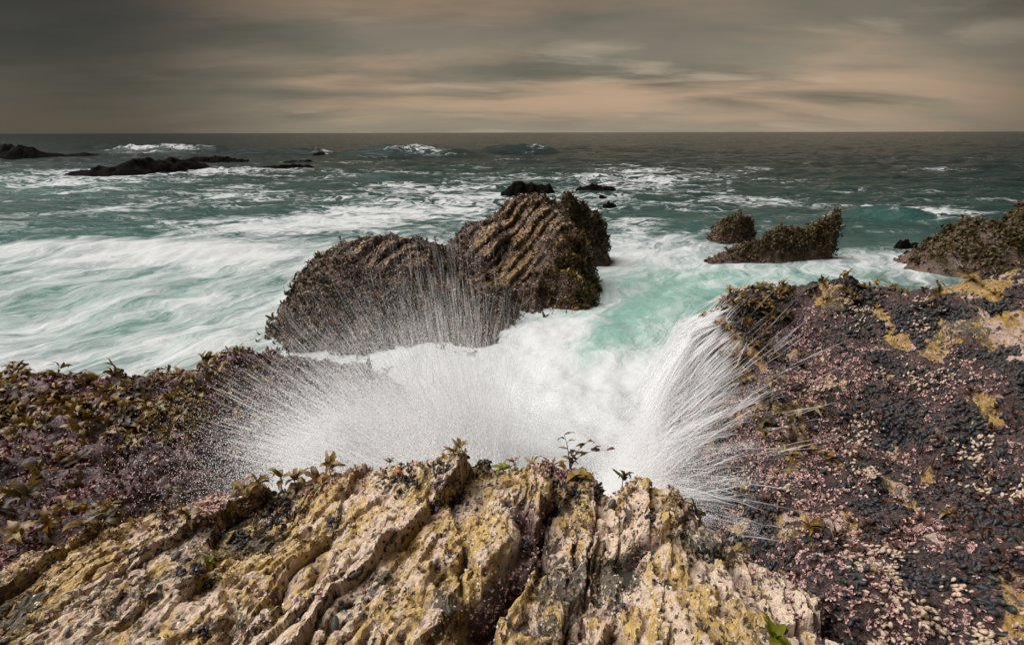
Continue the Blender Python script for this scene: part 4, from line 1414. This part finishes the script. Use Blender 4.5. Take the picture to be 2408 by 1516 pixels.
joined("coralline_turf", TUFTS, p, frames(nr, rng, None, 0.35), 0.10 * rng.uniform(0.5, 1.4, len(p)), rng, MAT_STACKTURF, kind='stuff', tint=tn,
       label='dull pink and brown turf crusting the tall middle rock')
p, nr, _ = MS.scatter(3000, seen * (1 - 0.7 * sstep(0.1, 0.4, fbed)) * sstep(-0.1, 0.2, -pat), rng)
joined("brown_turf", TUFTS, p, frames(nr, rng, None, 0.35), 0.10 * rng.uniform(0.5, 1.4, len(p)), rng, MAT_REDTURF, kind='stuff',
       label='blackish brown turf and mussels in the joints of the middle rock')
w = seen * np.clip(fbed * 1.2 + 0.25, 0, 1) * sstep(0.0, 0.2, fbm(cx_ * 2.1, cy_ * 2.1, cz_ * 2.1, 2, 347))
p, nr, _ = MS.scatter(2200, w, rng)
joined("barnacle_patch", GEESE, p, frames(nr, rng, None, 0.4), 0.075 * rng.uniform(0.5, 1.3, len(p)), rng, MAT_GOOSE, kind='stuff',
       label='cream barnacle speckle over the tall middle rock')
for S_, nm, n in ((R_fin, 'rock fin behind the peak', 420), (R_small, 'small pointed rock', 130), (R_slant, 'slanted rock', 420), (R_right, 'broad kelp rock at the right edge', 1000)):
    cz_ = S_.cent[:, 2]
    w = (cz_ > 0.12) * (0.4 + sstep(0.2, 0.8, cz_))
    kelp_on(S_, n, w, 0.19 if S_ is not R_right else 0.24, 0 if S_ in (R_small, R_fin) else (26 if S_ is R_right else 14), 'dark kelp', 'kelp on the ' + nm, 'dark kelp draped over the ' + nm, rng, BLADE_MED, MAT_KELPD, up=0.1, hang=0.45,
            zone=lambda u, v, nm=nm: pick(v, [(555, 'high'), (590, 'halfway up'), (9999, 'low')]) + ' on the ' + nm)
    p, nr, _ = S_.scatter(500, (cz_ > 0.0) * 1.0, rng)
    joined("coralline_turf", TUFTS, p, frames(nr, rng, None, 0.35), 0.14 * rng.uniform(0.5, 1.3, len(p)), rng, MAT_STACKTURF, kind='stuff', tint=rng.uniform(0, 0.6, len(p)), label='dull brown turf on the ' + nm)

# ---------------- foreground ledge: clusters of mussels, limpets, chitons, tufts, crest weeds
seen_fg = (FG.fu > -60) & (FG.fu < 2000) & (FG.fv > 1030) & (FG.fv < 1620)
fcrack = FG.attrs['crack'][FG.F].mean(1)
clusters = [
    (940, 1130, 40, 26, 'on the crest of the sandstone ledge left of the tall ridge slab'), (1037, 1105, 20, 11, 'high beside the ridge slab at the ledge crest'),
    (1134, 1090, 22, 14, 'under the bright green weed at the ledge crest'), (1073, 1175, 18, 12, 'down the crack right of the ridge slab'),
    (1343, 1155, 34, 22, 'below the tall leafy weed on the ledge crest'), (1400, 1150, 20, 10, 'right of the tall leafy weed on the ledge crest'),
    (1231, 1285, 16, 12, 'in the dark gully right of the big ochre block'), (1529, 1219, 14, 8, 'in the slot between the right hand ledge blocks'),
    (1656, 1306, 26, 14, 'on the lower right shoulder of the ledge'), (654, 1189, 38, 24, 'beside the kelp at the left end of the ledge crest'),
    (644, 1238, 24, 12, 'mid left on the ledge below the kelp'), (565, 1262, 26, 14, 'in the hollow left of centre on the ledge'),
    (324, 1306, 18, 9, 'far left on the tan ledge'), (442, 1350, 24, 10, 'beside the small green weed on the left ledge'),
    (472, 1488, 16, 8, 'at the very bottom edge of the left ledge'), (782, 1223, 10, 4, 'alone on the smooth grey slab')]
extra = []
for (u, v, rad, n, where) in clusters:
    n = max(4, int(n * 0.75))
    w = seen_fg * np.exp(-(((FG.fu - u) / rad) ** 2 + ((FG.fv - v) / (rad * 0.75)) ** 2)) * (np.hypot(FG.fu - u, FG.fv - v) < 2.2 * rad)
    if w.sum() <= 0:
        continue
    p, nr, _ = FG.scatter(n * 4, w, rng, 0.0)
    extra.append((p[n:], nr[n:]))
    sz = 0.038 * rng.uniform(0.7, 1.3, n)
    R = frames(nr[:n], rng, (0.3, 1.0, 0.0), 0.45, 0.9)
    for i in range(n):
        single("mussel", MUSSEL_ME[int(rng.integers(4))], p[i] + nr[i] * sz[i] * rng.uniform(-0.1, 0.25), R[i], sz[i],
               'blue black mussel ' + where, 'mussel', 'mussels ' + where)
p, nr, _ = FG.scatter(300, seen_fg * (sstep(0.2, 0.7, fcrack) + 0.5 * sstep(1300, 1800, FG.fu) * sstep(0.1, 0.3, fbm(FG.cent[:, 0] * 5, FG.cent[:, 1] * 5, 0, 2, 361))), rng)
p = np.concatenate([p] + [e[0] + e[1] * 0.006 for e in extra])
nr = np.concatenate([nr] + [e[1] for e in extra])
joined("mussel_bed", LOWMUSSELS, p, frames(nr, rng, None, 0.5), 0.033 * rng.uniform(0.5, 1.3, len(p)), rng, MAT_MUSSEL, kind='stuff', label='small stray mussels wedged in cracks of the sandstone ledge')


def limpet_mesh(seed):
    g = np.random.default_rng(seed)
    V, F, A = [(0.12, 0, 0.52)], [], [1.0]
    n = 14
    for j, (r, z) in enumerate([(0.35, 0.40), (0.75, 0.17), (1.0, -0.05)]):
        for k in range(n):
            a = 2 * math.pi * k / n
            rr = r * (1 + (0.10 if k % 2 else -0.03) * r)
            V.append((math.cos(a) * rr * 1.15, math.sin(a) * rr * 0.9, z + g.uniform(-.02, .02)))
            A.append(1 - r)
    for k in range(n):
        k2 = (k + 1) % n
        F.append((0, 1 + k, 1 + k2))
        for j in range(2):
            a, b, c, d = 1 + j * n + k, 1 + j * n + k2, 1 + (j + 1) * n + k, 1 + (j + 1) * n + k2
            F += [(a, c, b), (b, c, d)]
    return np_mesh("limpet", np.array(V), np.array(F), MAT_LIMPET, False, {'along': np.array(A)})


LIMPETS = [limpet_mesh(s) for s in (1, 2, 3)]
p, nr, _ = FG.scatter(64, seen_fg * (fcrack < 0.1) * (FG.fv > 1110) * (nr.shape[0] > 0), rng, 0.25)
for i in range(len(p)):
    u_ = float(project(*p[i])[0])
    zone = 'left part' if u_ < 700 else ('middle' if u_ < 1250 else 'right part')
    single("limpet", LIMPETS[i % 3], p[i] + nr[i] * 0.002, frames(nr[i:i + 1], rng, None, 0.1)[0], rng.uniform(0.009, 0.018),
           'small ribbed limpet clinging to the %s of the sandstone ledge' % zone, 'limpet', 'limpets on the %s of the ledge' % zone)


def chiton_parts():
    plates = []
    for k in range(8):
        V, F, A = [], [], []
        x0, x1 = -0.86 + k * 0.215, -0.86 + (k + 1) * 0.215 + 0.03
        for i, x in enumerate((x0, (x0 + x1) / 2, x1)):
            w = 0.40 * math.sqrt(max(0.05, 1 - (x / 1.02) ** 2))
            for q in range(5):
                s = q / 2 - 1
                V.append((x, s * w, 0.30 * (1 - 0.75 * s * s) * math.sqrt(max(0.05, 1 - (x / 1.05) ** 2)) + 0.02 * i))
                A.append(i / 2)
        plates.append(np_mesh("plate", np.array(V), grid_faces(3, 5), MAT_CHITON, False, {'along': np.array(A)}))
    V, F = [], []
    n = 22
    for r, z in ((0.72, 0.12), (1.0, 0.08), (1.06, -0.08)):
        for k in range(n):
            a = 2 * math.pi * k / n
            V.append((math.cos(a) * r * 1.08, math.sin(a) * r * 0.58, z))
    for j in range(2):
        for k in range(n):
            F.append((j * n + k, (j + 1) * n + k, (j + 1) * n + (k + 1) % n, j * n + (k + 1) % n))
    return plates, np_mesh("girdle", np.array(V), np.array(F), MAT_GIRDLE)


CH_PLATES, CH_GIRDLE = chiton_parts()
for (u, v, where) in [(745, 1466, 'left of the two large ones on the smooth bottom slab'), (783, 1462, 'right of the two large ones on the smooth bottom slab'), (1052, 1425, 'low on the big ochre block'),
                      (926, 1258, 'in a hole of the speckled middle slab'), (408, 1292, 'on the pink crust of the left ledge'), (1655, 1465, 'on the front of the lower right block'),
                      (1330, 1468, 'on the lower right slab beside the gully'), (1495, 1290, 'beside the little rock pool'), (1025, 1195, 'near the ridge slab crack'), (160, 1480, 'on the grey lichened slab at bottom left'),
                      (830, 1345, 'in a pit of the long crack'), (1445, 1175, 'under the right hand crest block')]:
    c0, n0, _ = surf_at(FG, u, v)
    R = frames(n0[None], rng, (0.35, 1, 0), 0.05, 0.3)[0]
    root = empty("chiton", c0, 'dark oval plated chiton ' + where, 'chiton', 'chitons on the ledge')
    root.matrix_world = Matrix.Translation(Vector(c0 + n0 * 0.004)) @ Matrix([list(map(float, r)) for r in R]).to_4x4() @ Matrix.Scale(rng.uniform(0.020, 0.030), 4)
    for m_ in CH_PLATES:
        o = bpy.data.objects.new("plate", m_)
        COL.objects.link(o)
        o.parent = root
    o = bpy.data.objects.new("girdle", CH_GIRDLE)
    COL.objects.link(o)
    o.parent = root

# acorn barnacles and small tufts over the ledge
bv, bf, ba = [(0, 0, 0.32)], [], [1.0]
for r, z in ((0.30, 0.45), (0.62, 0.0)):
    for k in range(6):
        bv.append((math.cos(k * math.pi / 3) * r, math.sin(k * math.pi / 3) * r, z))
        ba.append(0.0)
for k in range(6):
    k2 = (k + 1) % 6
    bf += [(0, 1 + k, 1 + k2), (1 + k, 7 + k, 1 + k2), (1 + k2, 7 + k, 7 + k2)]
p, nr, _ = FG.scatter(2600, seen_fg * sstep(-0.05, 0.25, fbm(FG.cent[:, 0] * 4, FG.cent[:, 1] * 4, 0, 3, 371)), rng, 0.0)
joined("barnacle_crust", [(np.array(bv), np.array(bf), np.array(ba))], p, frames(nr, rng, None, 0.2), rng.uniform(0.003, 0.011, len(p)), rng, MAT_BARN, kind='stuff', label='tiny pale acorn barnacles peppering the sandstone ledge')
crest_w = sstep(0.42, 0.05, np.interp(FG.cent[:, 0], FG.P[0, :, 0], FG.yc.mean(0)) - FG.cent[:, 1])
tn_ = fbm(FG.cent[:, 0] * 3.2, FG.cent[:, 1] * 3.2, 0, 3, 373)
p, nr, _ = FG.scatter(1700, seen_fg * (0.06 * sstep(0.0, 0.3, tn_) + 0.7 * crest_w * sstep(-0.1, 0.2, tn_) + 0.8 * sstep(0.3, 0.9, fcrack)), rng, -0.1)
joined("coralline_turf", TUFTS, p, frames(nr, rng, None, 0.3), 0.030 * rng.uniform(0.5, 1.5, len(p)), rng, MAT_CORAL, kind='stuff', label='pink coralline tufts along the crest and cracks of the ledge')
p, nr, _ = FG.scatter(1000, seen_fg * (0.05 + 0.5 * crest_w) * sstep(0.05, 0.25, -tn_), rng, -0.1)
joined("brown_turf", FINETUFTS, p, frames(nr, rng, None, 0.3), 0.040 * rng.uniform(0.5, 1.5, len(p)), rng, MAT_BROWNTUFT, kind='stuff', label='mossy brown algae tufts on the sandstone ledge')
for (u, v, n, sp_, where, mt, nm) in [(1330, 1085, 90, 26, 'at the foot of the tall leafy weed on the ledge crest', MAT_CORALD, 'coralline_tuft'), (1290, 1100, 60, 22, 'left of the tall leafy weed on the ledge crest', MAT_CORAL, 'coralline_tuft'),
                                      (590, 1195, 50, 20, 'on the left end of the ledge crest below the kelp', MAT_BROWNTUFT, 'brown_algae_tuft'), (385, 1215, 60, 26, 'standing up on the left skyline of the ledge', MAT_REDTURF, 'red_algae_tuft'),
                                      (1590, 1170, 60, 18, 'capping the knob at the right end of the ledge crest', MAT_BROWNTUFT, 'brown_algae_tuft'), (230, 1250, 50, 20, 'on the far left skyline of the ledge', MAT_BROWNTUFT, 'brown_algae_tuft'),
                                      (490, 1195, 60, 24, 'between the mussels and the left skyline of the ledge', MAT_CORAL, 'coralline_tuft')]:
    w = seen_fg * np.exp(-(((FG.fu - u) / sp_) ** 2 + ((FG.fv - v) / sp_) ** 2))
    p, nr, _ = FG.scatter(n, w, rng, -0.2)
    joined(nm, FINETUFTS if 'algae' in nm else TUFTS, p, frames(up_mix(nr, .4), rng, None, 0.3), 0.045 * rng.uniform(0.6, 1.4, n), rng, mt, label='clump of %s %s' % (nm.replace('_', ' '), where), kind='stuff')

for (u, v, sz, lay, where, bl) in [
    (1062, 1052, 0.085, 1, 'just behind the ridge slab on the ledge crest', BLADE_ME), (1090, 1050, 0.075, 3, 'on the right of the ridge slab tip', BLADE_ME), (1040, 1058, 0.06, 4, 'on the left of the ridge slab tip', BLADE_ME),
    (1245, 1068, 0.09, 0, 'right of the bright green weed', BLADE_ME), (1215, 1062, 0.07, 3, 'touching the bright green weed', BLADE_ME),
    (1310, 1085, 0.11, 0, 'at the left foot of the tall leafy weed', BLADE_ME), (1350, 1110, 0.12, 2, 'at the right foot of the tall leafy weed', BLADE_ME), (1440, 1108, 0.09, 3, 'alone on the crest left of the right hand block', BLADE_MED),
    (565, 1135, 0.12, 2, 'leftmost in the row where the ledge meets the left rock', BLADE_ME), (610, 1125, 0.11, 0, 'second in the row left of the white foam', BLADE_ME), (655, 1115, 0.12, 3, 'in the row standing against the white foam, pointed upward', BLADE_ME),
    (690, 1115, 0.11, 1, 'in the row standing against the white foam, nearest its middle', BLADE_ME), (735, 1115, 0.12, 0, 'big one in the row against the foam', BLADE_ME), (775, 1105, 0.12, 3, 'rightmost of the row against the foam', BLADE_ME),
    (905, 1068, 0.05, 3, 'tiny sprig left of the crest mussels', BLADE_ME), (1640, 1200, 0.09, 1, 'on the right shoulder of the ledge, arching over the foam', BLADE_MED), (1765, 1290, 0.06, 3, 'small sprig low on the right shoulder', BLADE_ME),
    (445, 1225, 0.10, 3, 'golden, drooping over the left ledge', BLADE_ME), (190, 1215, 0.11, 0, 'where the left rock meets the ledge', BLADE_ME)]:
    c0, n0, _ = surf_at(FG, u, v + 6)
    place_plant("kelp", c0, frames(up_mix(n0[None], 0.75), rng, None, 0.2)[0], sz * 1.1, lay, 'small brown kelp plant ' + where, None, bl)
for (u, v, sz, where) in [(1180, 1078, 0.085, 'on the crest in the middle of the sandstone ledge'), (1812, 1500, 0.085, 'in the bottom right corner of the ledge'), (487, 1322, 0.05, 'small on the left half of the ledge')]:
    c0, n0, _ = surf_at(FG, u, v)
    place_plant("green_weed", c0, frames(up_mix(n0[None], 0.5), rng, None, 0.2)[0], sz, 2, 'bright yellow green leafy seaweed ' + where, None, BLADE_MEG)
for (u, v, sz, where) in [(2225, 1215, 0.085, 'golden, arching out of the mussels at the lower right'), (1900, 1240, 0.10, 'at the lower edge of the spray on the right slope'), (2060, 1345, 0.04, 'tiny, in the pink turf low on the right slope')]:
    c0, n0, _ = surf_at(RR, u, v)
    place_plant("kelp", c0, frames(up_mix(n0[None], 0.5), rng, None, 0.2)[0], sz, 0, 'kelp plant ' + where, None, BLADE_ME)

# the tall leafy weed: a bent stem with leaves off both sides
c0, n0, _ = surf_at(FG, 1335, 1095)
root = empty("leafy_weed", c0, 'tall dark leafy seaweed leaning out over the white foam from the ledge crest', 'seaweed')
for bend, ln, seed in ((0.55, 0.20, 1), (-0.15, 0.22, 2), (1.05, 0.24, 3)):
    g = np.random.default_rng(seed)
    pts = [Vector((math.sin(bend * t) * ln * t, 0.05 * t * math.sin(seed), math.cos(bend * t * 0.9) * ln * t)) for t in np.linspace(0, 1, 9)]
    V, F = [], []
    for i, q in enumerate(pts):
        for k in range(5):
            a = k * 2 * math.pi / 5
            V.append(q + Vector((math.cos(a), math.sin(a), 0)) * 0.0035 * (1.2 - i / 9))
    for i in range(8):
        for k in range(5):
            F.append((i * 5 + k, i * 5 + (k + 1) % 5, (i + 1) * 5 + (k + 1) % 5, (i + 1) * 5 + k))
    o = bpy.data.objects.new("stem", np_mesh("stem", np.array([tuple(q) for q in V]), np.array(F), MAT_STIPE))
    COL.objects.link(o)
    o.parent = root
    for i in range(2, 9):
        b = bpy.data.objects.new("blade", BLADE_MED[int(g.integers(5))] if g.random() < 0.6 else BLADE_ME[int(g.integers(5))])
        COL.objects.link(b)
        b.parent = root
        b.matrix_local = Matrix.Translation(pts[i]) @ Matrix.Rotation(g.uniform(-0.6, 0.6) + (math.pi if i % 2 else 0), 4, 'Z') @ Matrix.Rotation(-g.uniform(-0.2, 0.9), 4, 'Y') @ Matrix.Rotation(g.uniform(-1, 1), 4, 'X') @ Matrix.Scale(g.uniform(0.045, 0.075), 4)

# orange sponge beside the crest mussels
c0, n0, _ = surf_at(FG, 940, 1098)
g = np.random.default_rng(4)
v, f, a = lathe([(-0.5, 0), (-0.4, 0.5), (-0.1, 0.9), (0.2, 0.7), (0.4, 0.6), (0.5, 0)], 9, 0.45, 0.3)
v += g.normal(size=v.shape) * 0.05
single("sponge", np_mesh("sponge", v, f, MAT_ORANGE, True, {'along': a}), c0 + n0 * 0.008, frames(n0[None], rng)[0], 0.040, 'small orange sponge beside the mussels on the ledge crest', 'sponge')

# little rock pool between the right-hand blocks
m, N = mat("pool_water")
finish(N, bsdf(N, (0.05, 0.048, 0.042), 0.04, N.bump(N.noise(N.pos(), 30.0, 2.0), 0.1, 0.01), 0.9, IOR=1.6))
px_, py_, _ = at_z(1468, 1345, 2.20)
near_ = np.hypot(FG.cent[:, 0] - px_, (FG.cent[:, 1] - py_) * 0.8) < 0.05
c0 = np.array([px_, py_, np.percentile(FG.cent[near_, 2], 45)])
g = np.random.default_rng(6)
V = [(0, 0, 0)]
for k in range(26):
    a = 2 * math.pi * k / 26
    r = 0.062 * (1 + 0.25 * math.sin(2 * a + 1) + 0.12 * g.normal())
    V.append((math.cos(a) * r, math.sin(a) * r * 1.5, 0.0))
V += [(x * 0.7, y * 0.7, -0.05) for x, y, z in V[1:]]
Fp = [(0, 1 + k, 1 + (k + 1) % 26) for k in range(26)]
Fp += [(1 + k, 27 + k, 27 + (k + 1) % 26) for k in range(26)] + [(1 + k, 27 + (k + 1) % 26, 1 + (k + 1) % 26) for k in range(26)]
o = obj("rock_pool", np_mesh("rock_pool", np.array(V), np.array(Fp), m, False), None, 'little grey rock pool between the blocks right of the gully', 'pool')
o.location = Vector(c0) + Vector((0, 0, 0.014))

# ================================================================== spray thrown up by the surge
m, N = mat("white_spray")
d_ = N.n('ShaderNodeBsdfDiffuse', {0: (0.97, 0.975, 0.985, 1)}).outputs[0]
t_ = N.n('ShaderNodeBsdfTranslucent', {0: (0.97, 0.975, 0.985, 1)}).outputs[0]
w_ = N.n('ShaderNodeMixShader', {0: 0.45, 1: d_, 2: t_}).outputs[0]
tp_ = N.n('ShaderNodeBsdfTransparent').outputs[0]
finish(N, N.n('ShaderNodeMixShader', {0: N.attr('body'), 1: tp_, 2: w_}).outputs[0])      # thin water: part clear, part white
MAT_SPRAY = m


def strands(name, A, B, sag, rad, label, alpha=0.5):
    """fine threads of water from A to B (n,3), sagging under gravity, pointed at both ends"""
    n = len(A)
    ts = np.array([0.0, 0.4, 1.0])
    rr = np.array([0.5, 1.0, 0.5])
    body = np.array([0.0, 1.0, 0.0])
    D = B - A
    D = D / (np.linalg.norm(D, axis=1)[:, None] + 1e-9)
    s1 = np.cross(D, np.array([0.3, 1.0, 0.2]))
    s1 /= np.linalg.norm(s1, axis=1)[:, None]
    s2 = np.cross(D, s1)
    V = np.zeros((n, 3, 3, 3))
    bd = np.zeros((n, 3, 3))
    for i, (t, r) in enumerate(zip(ts, rr)):
        c = A * (1 - t) + B * t
        c[:, 2] += sag * (t - t * t)
        for k in range(3):
            a = k * 2 * math.pi / 3
            bd[:, i, k] = body[i] * alpha
            V[:, i, k] = c + (s1 * math.cos(a) + s2 * math.sin(a)) * (rad * r)[:, None]
    base = (np.arange(n) * 9)[:, None, None]
    f = []
    for i in range(2):
        for k in range(3):
            f.append((i * 3 + k, i * 3 + (k + 1) % 3, (i + 1) * 3 + (k + 1) % 3, (i + 1) * 3 + k))
    F = (np.array(f)[None] + base).reshape(-1, 4)
    return obj(name, np_mesh(name, V.reshape(-1, 3), F, MAT_SPRAY, True, {'body': bd.ravel()}), None, label, kind='stuff')


def droplets(name, P, rad, label):
    """water drops as true spheres: one vertex each, turned into points"""
    me = np_mesh(name, P, np.zeros((0, 3), int), MAT_SPRAY, True, {'drop': rad, 'body': np.full(len(P), 1.0)})
    o = obj(name, me, None, label, kind='stuff')
    ng = bpy.data.node_groups.new(name, 'GeometryNodeTree')
    ng.interface.new_socket('Geometry', in_out='INPUT', socket_type='NodeSocketGeometry')
    ng.interface.new_socket('Geometry', in_out='OUTPUT', socket_type='NodeSocketGeometry')
    gi, go = ng.nodes.new('NodeGroupInput'), ng.nodes.new('NodeGroupOutput')
    mp = ng.nodes.new('GeometryNodeMeshToPoints')
    na = ng.nodes.new('GeometryNodeInputNamedAttribute')
    na.data_type = 'FLOAT'
    na.inputs['Name'].default_value = 'drop'
    sm = ng.nodes.new('GeometryNodeSetMaterial')
    sm.inputs['Material'].default_value = MAT_SPRAY
    ng.links.new(gi.outputs[0], mp.inputs['Mesh'])
    ng.links.new(na.outputs['Attribute'], mp.inputs['Radius'])
    ng.links.new(mp.outputs[0], sm.inputs['Geometry'])
    ng.links.new(sm.outputs[0], go.inputs[0])
    md = o.modifiers.new('drops', 'NODES')
    md.node_group = ng
    return o


rng = np.random.default_rng(77)


def fan_points(n, ang_lo, ang_hi, reach, src, ysrc, yend, power, rng, clump=26):
    """points thrown out of a source: returns source points, unit angle, end points, thrown distance 0..1"""
    c0 = ang_lo + (ang_hi - ang_lo) * rng.random(clump) ** 1.3
    cs = rng.uniform(0.003, 0.022, clump)
    cr_ = rng.uniform(0.45, 1.15, clump)
    pw_ = rng.dirichlet(np.full(clump, 0.7))
    ci = rng.choice(clump, n, p=pw_)
    inc = rng.random(n) < 0.62
    ang = np.where(inc, c0[ci] + rng.normal(0, 1, n) * cs[ci], ang_lo + (ang_hi - ang_lo) * rng.random(n) ** 1.3)
    R = np.interp(ang, reach[0], reach[1]) * np.where(inc, cr_[ci], 0.8)
    rho = rng.random(n) ** power
    su = src[0] + rng.normal(0, src[2], n)
    sv = src[1] + rng.normal(0, src[3], n)
    eu = su + np.sin(ang) * R * rho
    ev = sv - np.cos(ang) * R * rho
    y = ysrc + (yend - ysrc) * rho + rng.normal(0, 0.28, n)
    P = np.stack(at_y(eu, ev, y), -1)
    return su, sv, ang, R, rho, y, P


def fan_strands(name, n, ang_lo, ang_hi, reach, src, ysrc, yend, power, length, rad, label, sag=0.0):
    su, sv, ang, R, rho, y, P = fan_points(n, ang_lo, ang_hi, reach, src, ysrc, yend, power, rng, 64)
    ln = rng.uniform(length[0], length[1], n) * (1.15 - 0.7 * rho)
    e2 = np.stack(at_y(su + np.sin(ang) * (R * rho + ln), sv - np.cos(ang) * (R * rho + ln), y + (yend - ysrc) * ln / R), -1)
    r = rad * rng.uniform(0.4, 1.5, n) * np.interp(rho, [0, 0.5, 1], [1.3, 1.0, 0.7])
    strands(name, P, e2, sag, r, label, np.interp(rho, [0, 0.4, 1], [0.75, 0.60, 0.22]) * np.interp(ang, [-0.9, -0.3, 0.4], [1.0, 0.38, 0.30]) * rng.uniform(0.3, 1.6, n))


LREACH = ([-1.45, -1.2, -0.8, -0.3, 0.0, 0.25, 0.5], [480, 540, 600, 600, 570, 400, 290])
fan_strands("spray", 10000, -1.42, 0.38, LREACH, (1090, 1175, 60, 22), 4.3, 5.1, 0.9, (50, 210), 0.0036, 'fan of fine white spray threads shooting up before the middle rock', 0.02)
su, sv, ang, R, rho, y, P = fan_points(520000, -1.48, 0.55, LREACH, (1090, 1170, 60, 25), 4.3, 5.0, 2.1, rng, 170)
P = P + rng.normal(0, 0.006, P.shape)
droplets("spray_mist", P, rng.uniform(0.0009, 0.0026, len(P)) * np.interp(rho, [0, 0.4, 1], [1.6, 1.05, 0.5]), 'white mist of fine drops in the left spray fan')

# right fan: thrown across the flank of the mussel bank
w = (RR.fu > 1600) & (RR.fu < 1990) & (RR.fv > 760) & (RR.fv < 1300)
wt = w * sstep(2000, 1700, RR.fu + 0.22 * np.abs(RR.fv - 1080))


def right_fan(n, rng, spread=0.0):
    nc = 220
    tc_, nc_, _ = RR.scatter(nc, wt, rng, -0.6)
    ci = rng.choice(nc, n, p=rng.dirichlet(np.full(nc, 0.8)))
    tg, nr, _ = RR.scatter(n, wt, rng, -0.6)
    cl_ = rng.random(n) < 0.65
    tg = np.where(cl_[:, None], tc_[ci] + rng.normal(0, 0.012, (n, 3)), tg)
    nr = np.where(cl_[:, None], nc_[ci], nr)
    hgt = np.where(cl_, rng.uniform(0.02, 0.2, nc)[ci], rng.uniform(0.02, 0.22, n))
    tg = tg + nr * hgt[:, None] + rng.normal(0, 0.008, (n, 3))
    src = np.stack([0.55 + rng.normal(0, 0.10, n), 3.35 + rng.normal(0, 0.16, n), 1.35 + rng.normal(0, 0.06, n)], -1)
    return src, tg


A, B = right_fan(6000, rng)
t0 = rng.uniform(0.35, 0.95, len(A)) ** 0.7
dl = rng.uniform(0.10, 0.38, len(A))
P0 = A + (B - A) * t0[:, None]
P1 = A + (B - A) * (t0 + dl)[:, None]
up = lambda t: 0.55 * (t - t * t)
P0[:, 2] += up(t0)
P1[:, 2] += up(np.minimum(t0 + dl, 1.15))
strands("spray", P0, P1, 0.02, 0.0030 * rng.uniform(0.4, 1.6, len(A)) * np.interp(t0, [0.3, 1], [1.5, 0.7]), 'fan of white spray threads arching across the flank of the right slope', rng.uniform(0.08, 0.55, len(A)))
A, B = right_fan(300000, rng)
t0 = rng.random(len(A)) ** 0.8 * 0.95 + 0.05
P0 = A + (B - A) * t0[:, None] + rng.normal(0, 0.006, A.shape)
P0[:, 2] += up(t0)
droplets("spray_mist", P0, rng.uniform(0.0007, 0.0021, len(P0)) * np.interp(t0, [0, 1], [1.3, 0.6]), 'white mist of fine drops over the flank of the right slope')

# low boil of drops where the surge bursts behind the ledge
n = 160000
P = np.stack([rng.normal(-0.35, 1.1, n), 4.5 + rng.normal(0, 0.55, n), 0.95 + np.abs(rng.normal(0, 0.36, n))], -1)
droplets("spray_boil", P, rng.uniform(0.0012, 0.0034, n), 'boiling white spray at the foot of the ledge')

n = 230000
P = np.stack([rng.normal(-1.45, 0.55, n), 4.8 + rng.normal(0, 0.40, n), 0.45 + np.abs(rng.normal(0, 0.55, n))], -1)
droplets("spray_boil", P, rng.uniform(0.0010, 0.0034, n), 'boiling white spray against the flank of the left rock')

# water running off the rocks
def runoff(name, S, weight, n, length, rad, label, drift=(0, 0, 0)):
    p, nr, _ = S.scatter(n, weight, rng, -0.3)
    d = np.array([0, 0, -1.0]) + np.array(drift)
    d = d - (nr * d).sum(1)[:, None] * nr * 0.85
    d /= np.linalg.norm(d, axis=1)[:, None]
    ln = rng.uniform(length[0], length[1], n)
    a = p + nr * 0.03
    strands(name, a, a + d * ln[:, None] + nr * 0.02, 0.01, rad * rng.uniform(0.4, 1.5, n), label)


runoff("runoff", RR, (np.exp(-(((RR.fu - 1690) / 40) ** 2 + ((RR.fv - 780) / 65) ** 2)) * (RR.fu < 1760)), 900, (0.15, 0.45), 0.004, 'white water streaming off the left shoulder of the right slope', (-0.8, 0, 0))
runoff("runoff", MS, np.exp(-(((MS.fu - 1340) / 55) ** 2 + ((MS.fv - 505) / 26) ** 2)) + np.exp(-(((MS.fu - 1150) / 90) ** 2 + ((MS.fv - 790) / 45) ** 2)), 150, (0.2, 0.7), 0.004, 'thin white trickles dripping from the middle rock')
runoff("runoff", R_right, np.exp(-(((R_right.fu - 2270) / 50) ** 2 + ((R_right.fv - 605) / 22) ** 2)), 60, (0.3, 0.8), 0.006, 'thin white rivulets running down the broad kelp rock', (0.3, 0, 0))
